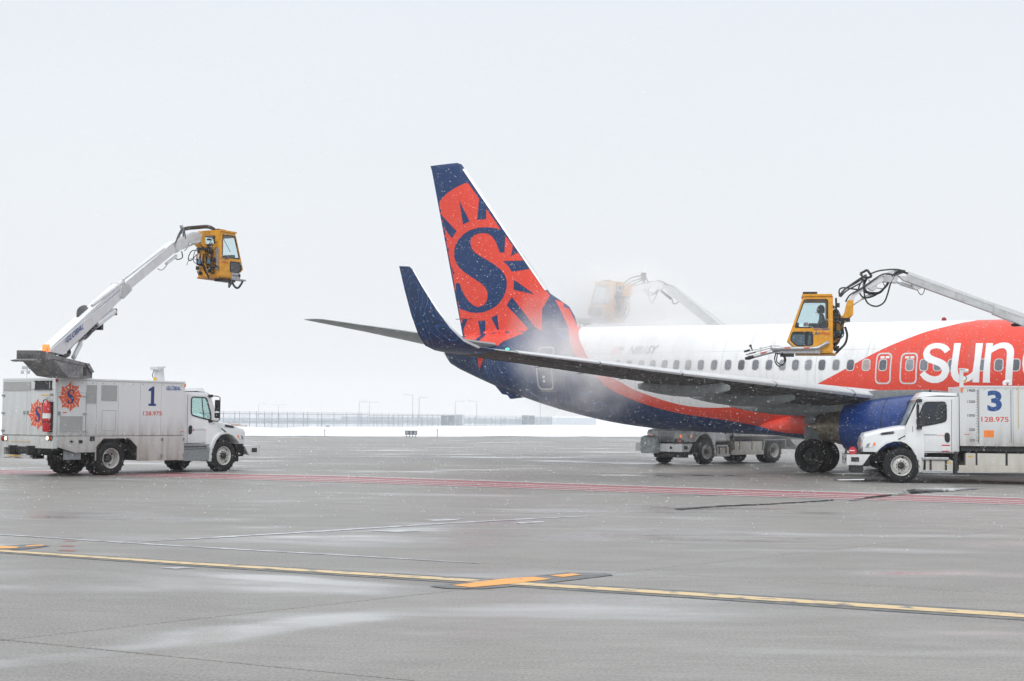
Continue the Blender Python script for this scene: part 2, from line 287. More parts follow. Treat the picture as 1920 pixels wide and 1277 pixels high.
# ------------------------------------------------------------------ object helpers
def tag(o, label=None, cat=None, group=None, kind=None):
    if label: o['label'] = label
    if cat: o['category'] = cat
    if group: o['group'] = group
    if kind: o['kind'] = kind
    return o
def empty(name, mw=Matrix(), label=None, cat=None, group=None):
    o = bpy.data.objects.new(name, None); COL.objects.link(o); o.matrix_world = mw; o.empty_display_size = .3
    return tag(o, label, cat, group)
def link_mesh(name, me, material, parent=None, loc=None, rot=None):
    o = bpy.data.objects.new(name, me); COL.objects.link(o)
    if material and not me.materials:
        for mm in (material if isinstance(material, (list, tuple)) else [material]): me.materials.append(M[mm] if isinstance(mm, str) else mm)
    if parent: o.parent = parent
    if loc: o.location = loc
    if rot: o.rotation_euler = rot
    return o
class MB:
    def __init__(s): s.v = []; s.f = []; s.mi = []; s.cur = 0
    def add(s, vs, fs):
        b = len(s.v); s.v += [tuple(v) for v in vs]; s.f += [tuple(b + i for i in f) for f in fs]; s.mi += [s.cur] * len(fs); return s
    def box(s, c, d, rot=None):
        c = Vector(c); h = Vector(d) / 2
        vs = [Vector((x * h.x, y * h.y, z * h.z)) for x in (-1, 1) for y in (-1, 1) for z in (-1, 1)]
        if rot is not None: vs = [rot @ v for v in vs]
        return s.add([v + c for v in vs], [(0, 1, 3, 2), (4, 6, 7, 5), (0, 4, 5, 1), (2, 3, 7, 6), (0, 2, 6, 4), (1, 5, 7, 3)])
    def bx(s, x0, x1, y0, y1, z0, z1): return s.box(((x0 + x1) / 2, (y0 + y1) / 2, (z0 + z1) / 2), (abs(x1 - x0), abs(y1 - y0), abs(z1 - z0)))
    def tube(s, pts, r, n=8, caps=True, smooth=True):
        P = [Vector(p) for p in pts]; rr = r if isinstance(r, (list, tuple)) else [r] * len(P)
        vs = []; fs = []; up = None
        for i, p in enumerate(P):
            d = (P[min(i + 1, len(P) - 1)] - P[max(i - 1, 0)]).normalized()
            if up is None:
                a = Vector((0, 0, 1)) if abs(d.z) < .9 else Vector((1, 0, 0)); up = (a - d * a.dot(d)).normalized()
            else:
                up = up - d * up.dot(d); up = up.normalized() if up.length > 1e-5 else d.orthogonal().normalized()
            w = d.cross(up)
            for k in range(n):
                t = 2 * math.pi * k / n; vs.append(p + (up * math.cos(t) + w * math.sin(t)) * rr[i])
        for i in range(len(P) - 1):
            for k in range(n): a = i * n + k; b = i * n + (k + 1) % n; fs.append((a, b, b + n, a + n))
        if caps: fs.append(tuple(range(n))[::-1]); fs.append(tuple((len(P) - 1) * n + k for k in range(n)))
        return s.add(vs, fs)
    def curve(s, pts, r, n=7, sub=6): return s.tube(catmull(pts, sub), r, n)
    def lathe(s, prof, origin, axis, n=32, sy=1., cap=False):
        """prof: (distance along axis, radius)"""
        A = Vector(axis).normalized(); u = A.orthogonal().normalized()
        if abs(A.z) < .9: u = (Vector((0, 0, 1)) - A * A.z).normalized()
        w = A.cross(u); o = Vector(origin); vs = []; fs = []
        for a, r in prof:
            for k in range(n): t = 2 * math.pi * k / n; vs.append(o + A * a + (u * math.cos(t) * sy + w * math.sin(t)) * r)
        for i in range(len(prof) - 1):
            for k in range(n): a = i * n + k; b = i * n + (k + 1) % n; fs.append((a, b, b + n, a + n))
        if cap: fs.append(tuple(range(n))); fs.append(tuple((len(prof) - 1) * n + k for k in range(n))[::-1])
        return s.add(vs, fs)
    def prism(s, poly, y0, y1, holes=()):
        """poly in (x, z), extruded from y0 to y1, with holes"""
        loops = [list(poly)] + [list(h) for h in holes]
        flat = [p for l in loops for p in l]; n = len(flat)
        tris = geometry.tessellate_polygon([[Vector((a, b, 0)) for a, b in l] for l in loops])
        vs = [(a, y0, b) for a, b in flat] + [(a, y1, b) for a, b in flat]
        fs = [tuple(t) for t in tris] + [tuple(i + n for i in t)[::-1] for t in tris]
        b = 0
        for l in loops:
            m = len(l)
            for i in range(m): fs.append((b + i, b + (i + 1) % m, b + (i + 1) % m + n, b + i + n))
            b += m
        return s.add(vs, fs)
    def grid(s, rows, closed=True, cap=False):
        n = len(rows[0]); vs = [p for r in rows for p in r]; fs = []
        for i in range(len(rows) - 1):
            for k in range(n if closed else n - 1): a = i * n + k; b = i * n + (k + 1) % n; fs.append((a, b, b + n, a + n))
        if cap: fs.append(tuple(range(n))[::-1]); fs.append(tuple((len(rows) - 1) * n + k for k in range(n)))
        return s.add(vs, fs)
    def xform(s, mtx, start=0):
        for i in range(start, len(s.v)): s.v[i] = tuple(mtx @ Vector(s.v[i]))
        return s
    def mesh(s, name, smooth=False, bevel=0., ang=35):
        me = bpy.data.meshes.new(name); me.from_pydata(s.v, [], s.f)
        bm = bmesh.new(); bm.from_mesh(me)
        for i, f in enumerate(bm.faces): f.material_index = s.mi[i]
        bmesh.ops.remove_doubles(bm, verts=bm.verts, dist=1e-5)
        bmesh.ops.recalc_face_normals(bm, faces=bm.faces)
        if bevel:
            es = [e for e in bm.edges if len(e.link_faces) == 2 and e.calc_face_angle(0) > R(28)]
            bmesh.ops.bevel(bm, geom=es, offset=bevel, segments=2, profile=.6, affect='EDGES', clamp_overlap=True)
        if smooth:
            for f in bm.faces: f.smooth = True
            for e_ in bm.edges:
                if len(e_.link_faces) != 2 or e_.calc_face_angle(0) > R(ang): e_.smooth = False
        bm.to_mesh(me); bm.free(); return me
    def build(s, name, material, parent=None, smooth=False, bevel=0., ang=35, **kw):
        return link_mesh(name, s.mesh(name, smooth, bevel, ang), material, parent, **kw)
def catmull(pts, sub=6):
    P = [Vector(p) for p in pts]; P = [P[0] * 2 - P[1]] + P + [P[-1] * 2 - P[-2]]; out = []
    for i in range(1, len(P) - 2):
        a, b, c, d = P[i - 1:i + 3]
        for k in range(sub):
            t = k / sub; out.append(.5 * ((2 * b) + (c - a) * t + (2 * a - 5 * b + 4 * c - d) * t * t + (3 * b - a - 3 * c + d) * t ** 3))
    out.append(P[-2]); return out
def rrect(x0, x1, z0, z1, r, n=4):
    out = []
    for cx, cz, a in ((x1 - r, z1 - r, 0), (x0 + r, z1 - r, 90), (x0 + r, z0 + r, 180), (x1 - r, z0 + r, 270)):
        for k in range(n + 1): t = R(a + 90 * k / n); out.append((cx + r * math.cos(t), cz + r * math.sin(t)))
    return out
def offset_poly(poly, d):
    P = [Vector((a, b)) for a, b in poly]; n = len(P)
    area = sum(P[i].x * P[(i + 1) % n].y - P[(i + 1) % n].x * P[i].y for i in range(n)); sg = 1 if area > 0 else -1
    out = []
    for i in range(n):
        e0 = (P[i] - P[i - 1]).normalized(); e1 = (P[(i + 1) % n] - P[i]).normalized()
        n0 = Vector((e0.y, -e0.x)) * sg; n1 = Vector((e1.y, -e1.x)) * sg; m_ = (n0 + n1)
        m_ = m_ / max(.35, m_.dot(n0)) if m_.length > 1e-6 else n0
        out.append(tuple(P[i] + m_ * d))
    return out
def round_poly(poly, r, n=4):
    out = []; m_ = len(poly)
    for i in range(m_):
        a, b, c = (Vector(poly[(i + k) % m_]) for k in (-1, 0, 1)); d0, d1 = (a - b), (c - b); q = min(r, d0.length * .45, d1.length * .45)
        p0, p1 = b + d0.normalized() * q, b + d1.normalized() * q
        for k in range(n + 1): t = k / n; out.append(tuple(p0 * (1 - t) ** 2 + b * 2 * t * (1 - t) + p1 * t * t))
    return out
def smooth_poly(poly, it=1):
    for _ in range(it):
        q = []
        for i in range(len(poly)):
            a = poly[i]; b = poly[(i + 1) % len(poly)]
            q += [(a[0] * .75 + b[0] * .25, a[1] * .75 + b[1] * .25), (a[0] * .25 + b[0] * .75, a[1] * .25 + b[1] * .75)]
        poly = q
    return poly
def ray(px, py): return (CF + CR * ((px - CX) / FPX) - CU * ((py - CY) / FPX))
def Z(x0, y0, s, L): return [(x0 + a / s, y0 + b / s) for a, b in L]
class Frame:
    """local frame of a vehicle: x forward, y left, z up; turns a photograph point into a place on one of its planes"""
    def __init__(s, x, y, yaw, pitch=0.):
        s.M = Matrix.Translation((x, y, 0)) @ Matrix.Rotation(yaw, 4, 'Z') @ Matrix.Rotation(pitch, 4, 'Y'); s.I = s.M.inverted()
        s.c = s.I @ CPOS
    def d(s, px, py): return (s.I.to_3x3() @ ray(px, py))
    def on(s, px, py, axis, val):
        d = s.d(px, py); return s.c + d * ((val - s.c[axis]) / d[axis])
    def Y(s, px, py, y): p = s.on(px, py, 1, y); return (p.x, p.z)
    def X(s, px, py, x): p = s.on(px, py, 0, x); return (p.y, p.z)
def text_mesh(txt, size, offs=0., shear=0., wide=1.):
    cu = bpy.data.curves.new('lettering', 'FONT'); cu.body = txt; cu.size = size; cu.offset = offs; cu.shear = shear; cu.resolution_u = 4
    ob = bpy.data.objects.new('lettering', cu); COL.objects.link(ob)
    dg = bpy.context.evaluated_depsgraph_get(); me = bpy.data.meshes.new_from_object(ob.evaluated_get(dg))
    bpy.data.objects.remove(ob); return me
def text(name, txt, p0, u, v, width, height, material, parent, offs=.0, shear=0., proj=None):
    """fit the lettering in a width x height box: origin p0 at the baseline, u and v unit directions"""
    me = text_mesh(txt, 1., offs, shear)
    xs = [q.co.x for q in me.vertices]; ys = [q.co.y for q in me.vertices]; x0, x1, y0, y1 = min(xs), max(xs), min(ys), max(ys)
    p0, u, v = Vector(p0), Vector(u), Vector(v)
    for q in me.vertices:
        w = p0 + u * ((q.co.x - x0) / (x1 - x0) * width) + v * ((q.co.y - y0) / (y1 - y0) * height)
        q.co = proj(w) if proj else w
    return link_mesh(name, me, material, parent)
def tess_px(poly, holes=(), step=9.):
    loops = [list(poly)] + [list(h) for h in holes]; flat = [Vector((a, b, 0)) for l in loops for a, b in l]
    tris = [tuple(flat[i] for i in t) for t in geometry.tessellate_polygon([[Vector((a, b, 0)) for a, b in l] for l in loops])]
    out = []
    while tris:
        a, b, c = tris.pop(); l = [(b - a).length, (c - b).length, (a - c).length]; k = max(range(3), key=lambda i: l[i])
        if l[k] <= step: out.append((a, b, c)); continue
        if k == 0: m_ = (a + b) / 2; tris += [(a, m_, c), (m_, b, c)]
        elif k == 1: m_ = (b + c) / 2; tris += [(a, b, m_), (a, m_, c)]
        else: m_ = (a + c) / 2; tris += [(a, b, m_), (m_, b, c)]
    return out
def cast_decal(name, fr, bvh, poly, material, parent, off=.01, holes=(), step=9., kind='px', y0=-9.):
    """paint film: a polygon laid onto a surface (found by casting), given either as photograph points or as (x, z) seen from the side"""
    mb = MB()
    for tri in tess_px(poly, holes, step):
        pts = []
        for q in tri:
            if kind == 'px': o, d = fr.c, fr.d(q.x, q.y).normalized()
            else: o, d = Vector((q.x, y0, q.y)), Vector((0, 1, 0))
            h, n, i, dist = bvh.ray_cast(o, d)
            if h is None: pts = None; break
            if n.dot(d) > 0: n = -n
            pts.append(h + n * off)
        if pts: mb.add(pts, [(0, 1, 2)])
    if not mb.v: print('empty decal', name); return None
    return mb.build(name, material, parent, smooth=True)
def copy_tree(o, parent=None, mw=None):
    c = o.copy(); COL.objects.link(c)
    c.parent = parent
    if parent is not None: c.matrix_parent_inverse = o.matrix_parent_inverse
    if mw is not None: c.matrix_world = mw
    for ch in o.children: copy_tree(ch, c)
    return c

# ------------------------------------------------------------------ ground
world_f = Frame(0, 0, 0)
def G(px, py, z=0.):
    p = world_f.on(px, py, 2, z); return Vector((p.x, p.y, z))
def sheet(name, pts, z, material, kind='structure', parent=None, step=None):
    mb = MB(); P = [Vector((p[0], p[1], z)) for p in pts]
    tris = geometry.tessellate_polygon([P]); mb.add(P, [tuple(t) for t in tris])
    o = mb.build(name, material, parent)
    if parent is None: tag(o, kind=kind)
    return o
sheet('ground', [(-900, -40), (900, -40), (900, 2600), (-900, 2600)], -.06, 'snowbank')
apron = sheet('apron', [(-160, -25), (190, -25), (190, 215), (85, 176), (40, 149), (0, 126), (-20, 117), (-160, 62)], -.014, 'concrete')
a1 = R(-26); n1 = Vector((-math.sin(a1), math.cos(a1))); a2 = R(45.6); n2 = Vector((-math.sin(a2), math.cos(a2)))
det = n1.x * n2.y - n1.y * n2.x
def grid_pt(u, v): return Vector(((u * n2.y - v * n1.y) / det, (n1.x * v - n2.x * u) / det))
slab_data = {}
def slab(u0, v0):
    du, dv, gp = 7.36, 7.25, .013; b, t_ = -.012, 0.
    base = grid_pt(u0, v0); q = [grid_pt(u0 + gp + i * (du - 2 * gp), v0 + gp + j * (dv - 2 * gp)) - base for i, j in ((0, 0), (1, 0), (1, 1), (0, 1))]
    if 'me' not in slab_data:
        mb = MB(); c = sum(q, Vector((0, 0))) / 4; iq = [p + (c - p).normalized() * .012 for p in q]
        vs = [(*p, b) for p in q] + [(*p, t_ - .004) for p in q] + [(*p, t_) for p in iq]
        fs = [(0, 3, 2, 1), (8, 9, 10, 11)] + [(i, (i + 1) % 4, 4 + (i + 1) % 4, 4 + i) for i in range(4)] + [(4 + i, 4 + (i + 1) % 4, 8 + (i + 1) % 4, 8 + i) for i in range(4)]
        mb.add(vs, fs); slab_data['me'] = mb.mesh('concrete_slab')
    o = link_mesh('concrete_slab', slab_data['me'], 'concrete', apron, loc=(base.x, base.y, random.uniform(-.0012, 0)))
cam_h = math.atan(960 / FPX)
for i in range(-1, 7):
    for j in range(-6, 12):
        u0, v0 = 8.9 + 7.36 * i - 7.36, 11.2 + 7.25 * j - 7.25 * 3
        cs = [grid_pt(u0 + a * 7.36, v0 + b * 7.25) for a in (0, .5, 1) for b in (0, .5, 1)]
        if any(c.y > 6 and abs(c.x) < c.y * .355 + 1.5 for c in cs) and min(c.y for c in cs) < 58: slab(u0, v0)
jp = [grid_pt(8.9 - 15, -40), grid_pt(8.9 + 44.2, -40), grid_pt(8.9 + 44.2, 92), grid_pt(8.9 - 15, 92)]
tag(sheet('joint_sealant', jp, -.0115, 'sealant'), kind='structure')
def strip(name, pairs, material, z, parent=None, label=None):
    """painted band between two lines of photograph points lying on the ground"""
    mb = MB(); top = [G(*a) for a, b in pairs]; bot = [G(*b) for a, b in pairs]; n = len(top)
    vs = [Vector((p.x, p.y, z)) for p in top + bot]; mb.add(vs, [(i, i + 1, n + i + 1, n + i) for i in range(n - 1)])
    o = mb.build(name, material, parent)
    if parent is None: tag(o, label=label, kind='structure')
    return o
def band(xs, top, bot, f0, f1):
    out = []
    for x in xs:
        t_ = np.interp(x, *zip(*top)); b_ = np.interp(x, *zip(*bot)); out.append(((x, t_ + (b_ - t_) * f0), (x, t_ + (b_ - t_) * f1)))
    return out
xs = list(range(-1600, 3521, 80))
def longer(L):
    (a, b), (c, d) = L[0], L[1]; (e_, f_), (g_, h_) = L[-2], L[-1]
    return [(a - 1500, b - (d - b) / (c - a) * 1500)] + L + [(g_ + 1500, h_ + (h_ - f_) / (g_ - e_) * 1500)]
rt = [(-160, 878), (0, 881), (300, 885.8), (640, 892.3), (960, 903), (1280, 914), (1600, 923.5), (1920, 934), (2080, 939)]
rb = [(-160, 886.5), (0, 889.5), (300, 895.5), (640, 904.6), (960, 915.5), (1280, 927), (1600, 937), (1920, 947.5), (2080, 952.5)]
rt, rb = longer(rt), longer(rb)
strip('boundary_marking', band(xs, rt, rb, 0, 1), 'p_red', .004, label='red boundary band with white lines painted across the wet apron')
for f0, f1 in ((0., .10), (.40, .48), (.66, .73), (.93, 1.)): strip('boundary_line', band(xs, rt, rb, f0, f1), 'p_white', .008, bpy.data.objects['boundary_marking'])
yc = [(-160, 1023), (0, 1033.5), (320, 1055), (640, 1074.6), (879, 1089), (976, 1095.5), (1280, 1114), (1600, 1135), (1920, 1155.5), (2080, 1165.5)]
yc = longer(yc)
yo = lambda d: [(x, y + d + .0006 * d * x) for x, y in yc]
mk = strip('taxi_line_border', band(xs, yo(-3.7), yo(3.7), 0, 1), 'p_black', .004, label='black edging of the long yellow taxi line')
strip('taxi_line', band(xs, yo(-1.65), yo(1.65), 0, 1), 'p_yellow', .008, mk)
def gpoly(name, px, material, z, parent=None, label=None):
    mb = MB(); P = [G(*p) for p in px]; P = [Vector((p.x, p.y, z)) for p in P]; mb.add(P, [tuple(t) for t in geometry.tessellate_polygon([P])])
    o = mb.build(name, material, parent)
    if parent is None: tag(o, label=label, kind='structure')
    return o
db = gpoly('dash_border', [(805, 1100), (835, 1104), (905, 1105), (975, 1099), (1060, 1090), (1150, 1079), (1135, 1075), (1060, 1074), (960, 1086), (870, 1092)], 'p_black', .0062, label='black edging of the orange dash crossing the taxi line')
gpoly('dash', [(847, 1099), (884, 1103), (960, 1096), (1034, 1087), (1000, 1083), (940, 1087)], 'p_orange', .0105, db)
gpoly('dash', [(1030, 1080.5), (1056, 1083.5), (1090, 1079), (1074, 1076.5)], 'p_orange', .0105, db)
db2 = gpoly('dash_border', [(-40, 1032), (50, 1030), (95, 1024), (60, 1021), (-40, 1027)], 'p_black', .0062, label='black edging of the orange dash at the end of the taxi line')
gpoly('dash', [(-40, 1031), (30, 1029), (38, 1026), (0, 1025), (-40, 1027.5)], 'p_orange', .0105, db2)
gpoly('dash', [(45, 1026.5), (80, 1024.5), (84, 1022.6), (50, 1024)], 'p_orange', .0105, db2)
for q in ([(108, 1033), (142, 1033.5), (140, 1031.5), (115, 1031)], [(110, 1024.5), (140, 1024.5), (136, 1023), (118, 1023)], [(118, 1015), (145, 1015), (140, 1014), (125, 1014)]):
    gpoly('paint_mark', q, 'p_redspot', .004, label=None)
    bpy.data.objects[-1] if False else None
def wavy(px, amp, seed):
    rnd = random.Random(seed); out = []
    for i in range(len(px)):
        a = Vector(px[i]); b = Vector(px[(i + 1) % len(px)]); n = max(1, int((b - a).length / 9))
        for k in range(n):
            p = a.lerp(b, k / n); out.append((p.x + rnd.uniform(-3, 3), p.y + rnd.uniform(-amp, amp)))
    return out
pud = [([(1690, 921.5), (1720, 917), (1765, 915.4), (1815, 916), (1850, 916.5), (1800, 920), (1745, 924), (1700, 925)], .7, 'bright puddle beside the white front wheel of the parked tank truck'),
       ([(1590, 938.5), (1630, 932), (1690, 925.5), (1738, 922.5), (1745, 923.6), (1700, 928), (1640, 934), (1600, 939.5)], .4, 'dark broken puddle lying across the red boundary band'),
       ([(1262, 955.5), (1340, 949.5), (1440, 945), (1560, 938), (1562, 939), (1440, 946.6), (1340, 951), (1280, 956.5)], .35, 'long thin dark water line at the slab joint before the main wheels'),
       ([(1564, 900), (1620, 898.6), (1626, 900.6), (1575, 901.6)], .2, 'small bright puddle under the bumper of the tank truck')]
for i, (p, a, lab) in enumerate(pud):
    gpoly('puddle', wavy(p, a, i), 'water', .0125, label=lab)

mat('painted_sheen', (.50, .52, .55), .35, var=.3, scale=3)  # flat pale colour paints the sky's gleam on water in the joints
sheen_px = [([(224, 1018.5), (420, 1006), (640, 993), (820, 981.5), (960, 974), (1100, 967.5), (1150, 965), (1100, 968.6), (960, 975.6), (820, 983.2), (640, 995), (420, 1008)], .25, 'pale wet-sheen line painted along the long slab joint across the middle'),
       ([(795, 975.5), (830, 973.5), (870, 973.6), (850, 976), (815, 977.5)], .3, 'small pale painted sheen patch just above the pale joint line'),
       ([(960, 980), (1020, 977.8), (1020, 979.6), (975, 982)], .3, 'small pale painted sheen patch just below the pale joint line'),
       ([(690, 995.5), (750, 994), (792, 996), (740, 998)], .3, 'thin pale painted sheen patch under the middle of the pale joint line'),
       ([(0, 1001.5), (320, 1022.5), (640, 1040.5), (900, 1056), (900, 1056.9), (640, 1042), (320, 1024), (0, 1003)], .25, 'faint wet-sheen line painted along the joint beyond the taxi line'),
       ([(300, 1065), (345, 1063.5), (366, 1065.5), (330, 1067)], .3, 'small painted sheen patch just before the yellow taxi line')]
for i, (p, a, lab) in enumerate(sheen_px):
    gpoly('painted_sheen', wavy(p, a, i + 20), 'painted_sheen', .0045, label=lab)

# ------------------------------------------------------------------ snow bank beyond the apron
def bank():
    mb = MB(); rows = []
    base = [(-160, 66), (-20, 119.5), (0, 128), (40, 151), (85, 178), (190, 217)]
    for i in range(0, 361):
        x = -155 + i * .95; y = float(np.interp(x, *zip(*base))); r = []
        rn = lambda k: math.sin(x * .31 + k) * .5 + math.sin(x * .83 + k * 2.1) * .3 + math.sin(x * 2.1 + k * .7) * .2
        for d, hh in ((-.6, -.03), (1.2, .13), (3.5, .30), (8, .42), (14, .48), (24, .44), (45, .3), (80, .1), (130, -.05)):
            h = hh * (1 + .35 * rn(d)) + (.10 * rn(d + 5) if 1 < d < 50 else 0) + random.uniform(-.012, .012) * (d < 20)
            r.append((x, y + d + (rn(1) * 1.5 + random.uniform(-.3, .3) if d < 5 else 0), max(h, -.05)))
        rows.append(r)
    mb.grid(rows, closed=False); o = mb.build('snow_bank', 'snowbank', smooth=True, ang=80); tag(o, kind='structure')
bank()

# ------------------------------------------------------------------ airliner
PF = Frame(11.957314, 51.43569, -0.639421, 0.0049179)
air = empty('airliner', PF.M, 'white airliner with navy and red sunburst tail being sprayed with de-icing fluid', 'airplane')
zt = lambda xa: float(np.interp(xa, [0, .6, 1.5, 2.6, 3.6, 5, 7, 14, 24, 30, 33, 36, 38], [2.9, 3.4, 3.85, 4.35, 4.85, 5.08, 5.14, 5.15, 5.22, 5.30, 5.30, 5.20, 4.98]))
zb = lambda xa: float(np.interp(xa, [0, .6, 1.5, 3, 5, 8, 21, 22.5, 24.4, 26.9, 28.2, 29.6, 30.9, 32.3, 33.7, 35.5, 37.2, 37.8, 38], [2.5, 1.9, 1.55, 1.25, 1.13, 1.12, 1.12, 1.17, 1.21, 1.27, 1.38, 1.54, 1.78, 2.08, 2.45, 3.02, 3.66, 3.95, 4.3]))
hw = lambda xa: float(np.interp(xa, [0, .6, 1.5, 3, 5, 7, 24, 27, 30, 33, 36, 37.6, 38], [.12, .75, 1.15, 1.6, 1.82, 1.88, 1.88, 1.80, 1.55, 1.13, .62, .36, .22]))
def ring(xa, n=80, g=0.):
    m_ = (zt(xa) + zb(xa)) / 2; hh = (zt(xa) - zb(xa)) / 2 + g; w = hw(xa) + g
    return [(19.6 - xa, w * math.sin(2 * math.pi * k / n), m_ + hh * math.cos(2 * math.pi * k / n)) for k in range(n)]
def smooth_f(fn, xa, w=.8):
    return sum(fn(xa + w * (k - 3) / 3) for k in range(7)) / 7
_zt, _zb, _hw = zt, zb, hw
zt = lambda xa: smooth_f(_zt, xa) if 4 < xa < 37 else _zt(xa)
zb = lambda xa: smooth_f(_zb, xa) if 4 < xa < 36.5 else _zb(xa)
hw = lambda xa: smooth_f(_hw, xa) if 4 < xa < 36.5 else _hw(xa)
fus = MB(); stations = [0, .15, .35, .6, 1, 1.5, 2, 2.6, 3.1, 3.6, 4.2, 5, 6, 7] + [7 + .5 * k for k in range(1, 60)] + [36.9, 37.2, 37.5, 37.7, 37.9, 38]
fus.grid([ring(x) for x in stations], cap=True)
fus_me = fus.mesh('fuselage', smooth=True, ang=50)
fuselage = link_mesh('fuselage', fus_me, 'fuselage_paint', air)
MB().lathe([(0, .17), (.06, .17), (.06, .12), (-.2, .1)], (19.6 - 38.0, 0, 4.64), (-1, 0, 0), 20).build('exhaust_pipe', 'exhaust_soot', air, smooth=True)
AF = [(0, 0), (.012, .24), (.05, .46), (.12, .68), (.25, .9), (.38, 1.), (.55, .9), (.72, .62), (.88, .28), (1, .02)]
def foil(le, te, th, tdir, camber=0.):
    le, te, tdir = Vector(le), Vector(te), Vector(tdir).normalized(); c = te - le; out = []
    for a, b in AF: out.append(le + c * a + tdir * (b * th / 2 * (1 + camber)))
    for a, b in AF[-1:0:-1]: out.append(le + c * a - tdir * (b * th / 2 * (1 - camber)))
    return out
def loc(xa, ys, z): return Vector((19.6 - xa, -ys, z))
# tail fin
fin = MB(); fs_ = []
TE = lambda z: 37.0 + (z - 4.6) * .2557
for z, le, th in ((4.6, 31.5, .30), (5.3, 31.25, .34), (5.75, 31.4, .36), (6.15, 31.68, .37), (6.49, 32.24, .40), (6.72, 32.63, .43), (7.4, 33.18, .44), (8.6, 34.16, .40), (10.2, 35.49, .32), (11.6, 36.65, .25), (12.30, 37.22, .21)):
    fs_.append(foil((19.6 - le, 0, z), (19.6 - TE(z), 0, z), th, (0, 1, 0)))
fs_.append(foil((19.6 - 37.33, 0, 12.42), (19.6 - 39.02, 0, 12.42), .17, (0, 1, 0))); fs_.append(foil((19.6 - 37.55, 0, 12.5), (19.6 - 39.05, 0, 12.5), .07, (0, 1, 0)))
fin.grid(fs_, cap=True); fin_o = fin.build('tail_fin', 'navy', air, smooth=True, ang=50)
le_b = MB(); rows = []                                          # pale bare leading edge
for z in np.linspace(6.85, 12.2, 9):
    x = 32.63 + (z - 6.72) * .8245; th = float(np.interp(z, [6.7, 12.4], [.44, .21]))
    rows.append([(19.6 - x - .08, th * .27, z - .01), (19.6 - x - .04, th * .2, z), (19.6 - x + .03, 0, z), (19.6 - x - .04, -th * .2, z), (19.6 - x - .08, -th * .27, z - .01)])
le_b.grid(rows, closed=False); le_b.build('leading_edge', 'slat_metal', fin_o, smooth=True, ang=70)
deps_v = [v.co for me in (fus_me, fin_o.data) for v in me.vertices]; polys = []; b0 = 0
for me in (fus_me, fin_o.data):
    polys += [[b0 + i for i in p.vertices] for p in me.polygons]; b0 += len(me.vertices)
BV = BVHTree.FromPolygons(deps_v, polys)
BVF = BVHTree.FromPolygons([v.co for v in fus_me.vertices], [list(p.vertices) for p in fus_me.polygons])
# sunburst on the fin, traced as regions of paint
ZA, ZB_, ZC, Z3 = (800, 300, 8.515), (820, 410, 8.515), (840, 540, 6.387), (730, 290, 3.115)
def dec(name, pts, material, off, parent=fin_o, step=9., holes=()): return cast_decal(name, PF, BV, pts, material, parent, off, holes, step)
field = Z(*ZA, [(660, 362), (560, 392), (440, 455), (330, 530), (240, 620), (165, 735), (172, 792), (262, 1277)]) + \
    Z(*ZC, [(60, 40), (95, 230), (125, 420), (150, 570), (190, 600), (240, 640), (300, 670), (520, 690), (600, 690), (660, 640), (760, 600), (900, 545), (965, 485), (1050, 470), (1090, 512), (1128, 512), (1128, 250), (1222, 92), (1160, 12)]) + \
    Z(*ZB_, [(1560, 930), (1290, 545), (1010, 175), (905, 15)]) + Z(*ZA, [(830, 610)])
dec('sunburst_field', field, 'red_paint', .006)
navy_parts = [
    Z(*ZA, [(524, 650), (690, 980), (582, 1028)]), Z(*ZA, [(838, 608), (952, 768), (950, 942), (810, 955)]),
    Z(*ZA, [(176, 812), (480, 1135), (404, 1250), (208, 985)]),
    Z(*ZB_, [(112, 436), (188, 460), (178, 605), (134, 555)]), Z(*ZB_, [(168, 722), (205, 735), (285, 880), (203, 890)]),
    Z(*ZB_, [(1202, 425), (1287, 540), (1165, 605), (1190, 560), (1200, 490)]),
    Z(*ZB_, [(1048, 680), (1380, 668), (1470, 805), (1188, 850), (1130, 750)]), Z(*ZB_, [(1228, 975), (1556, 1212), (1218, 1135)]),
    Z(*ZC, [(765, 105), (1060, 490), (1090, 512), (960, 520), (965, 485), (705, 210)]),
    Z(*ZC, [(178, 360), (234, 380), (160, 560), (158, 540)]), Z(*ZC, [(362, 395), (450, 388), (448, 570), (395, 572)]),
    Z(*ZC, [(520, 358), (590, 320), (622, 560)]), Z(*ZC, [(395, 572), (448, 570), (400, 610), (370, 640), (352, 690), (305, 668), (320, 625)])]
for p in navy_parts: dec('sun_ray', p, 'navy', .013)
S_px = Z(*ZB_, [(1030, 185), (960, 160), (860, 142), (760, 138), (640, 148), (520, 185), (420, 250), (345, 330), (295, 420), (270, 520), (272, 610), (300, 700), (350, 780), (440, 860), (560, 940), (680, 1020), (760, 1090), (800, 1160), (812, 1277)]) + \
    Z(*ZC, [(478, 100), (465, 160), (430, 205), (370, 228), (310, 212), (250, 160), (200, 90), (165, 10)]) + Z(*ZB_, [(400, 1170), (358, 1030), (296, 1032)]) + \
    Z(*ZC, [(98, 60), (105, 232), (180, 262), (260, 290), (340, 298), (430, 290), (520, 255), (600, 200), (660, 120), (695, 40)]) + \
    Z(*ZB_, [(1090, 1180), (1112, 1080), (1110, 980), (1080, 900), (1010, 810), (900, 725), (780, 650), (680, 595), (600, 540), (550, 470), (530, 390), (540, 320), (590, 265), (660, 238), (740, 230), (810, 240), (870, 280), (920, 345), (955, 420), (980, 490), (1000, 542), (1075, 540), (1085, 268)])
dec('letter_s', S_px, 'navy', .013, step=8)
dec('letter_s', Z(*ZC, [(360, 825), (432, 822), (415, 880), (395, 930), (378, 975), (360, 900)]), 'red_paint', .01).name = 'sun_ray.tail'
band_px = Z(*ZC, [(1282, 138), (1355, 168), (1425, 200), (1470, 290), (1570, 490), (1556, 530), (1440, 545), (1445, 480), (1350, 270)])
dec('red_band', band_px, 'red_paint', .012)
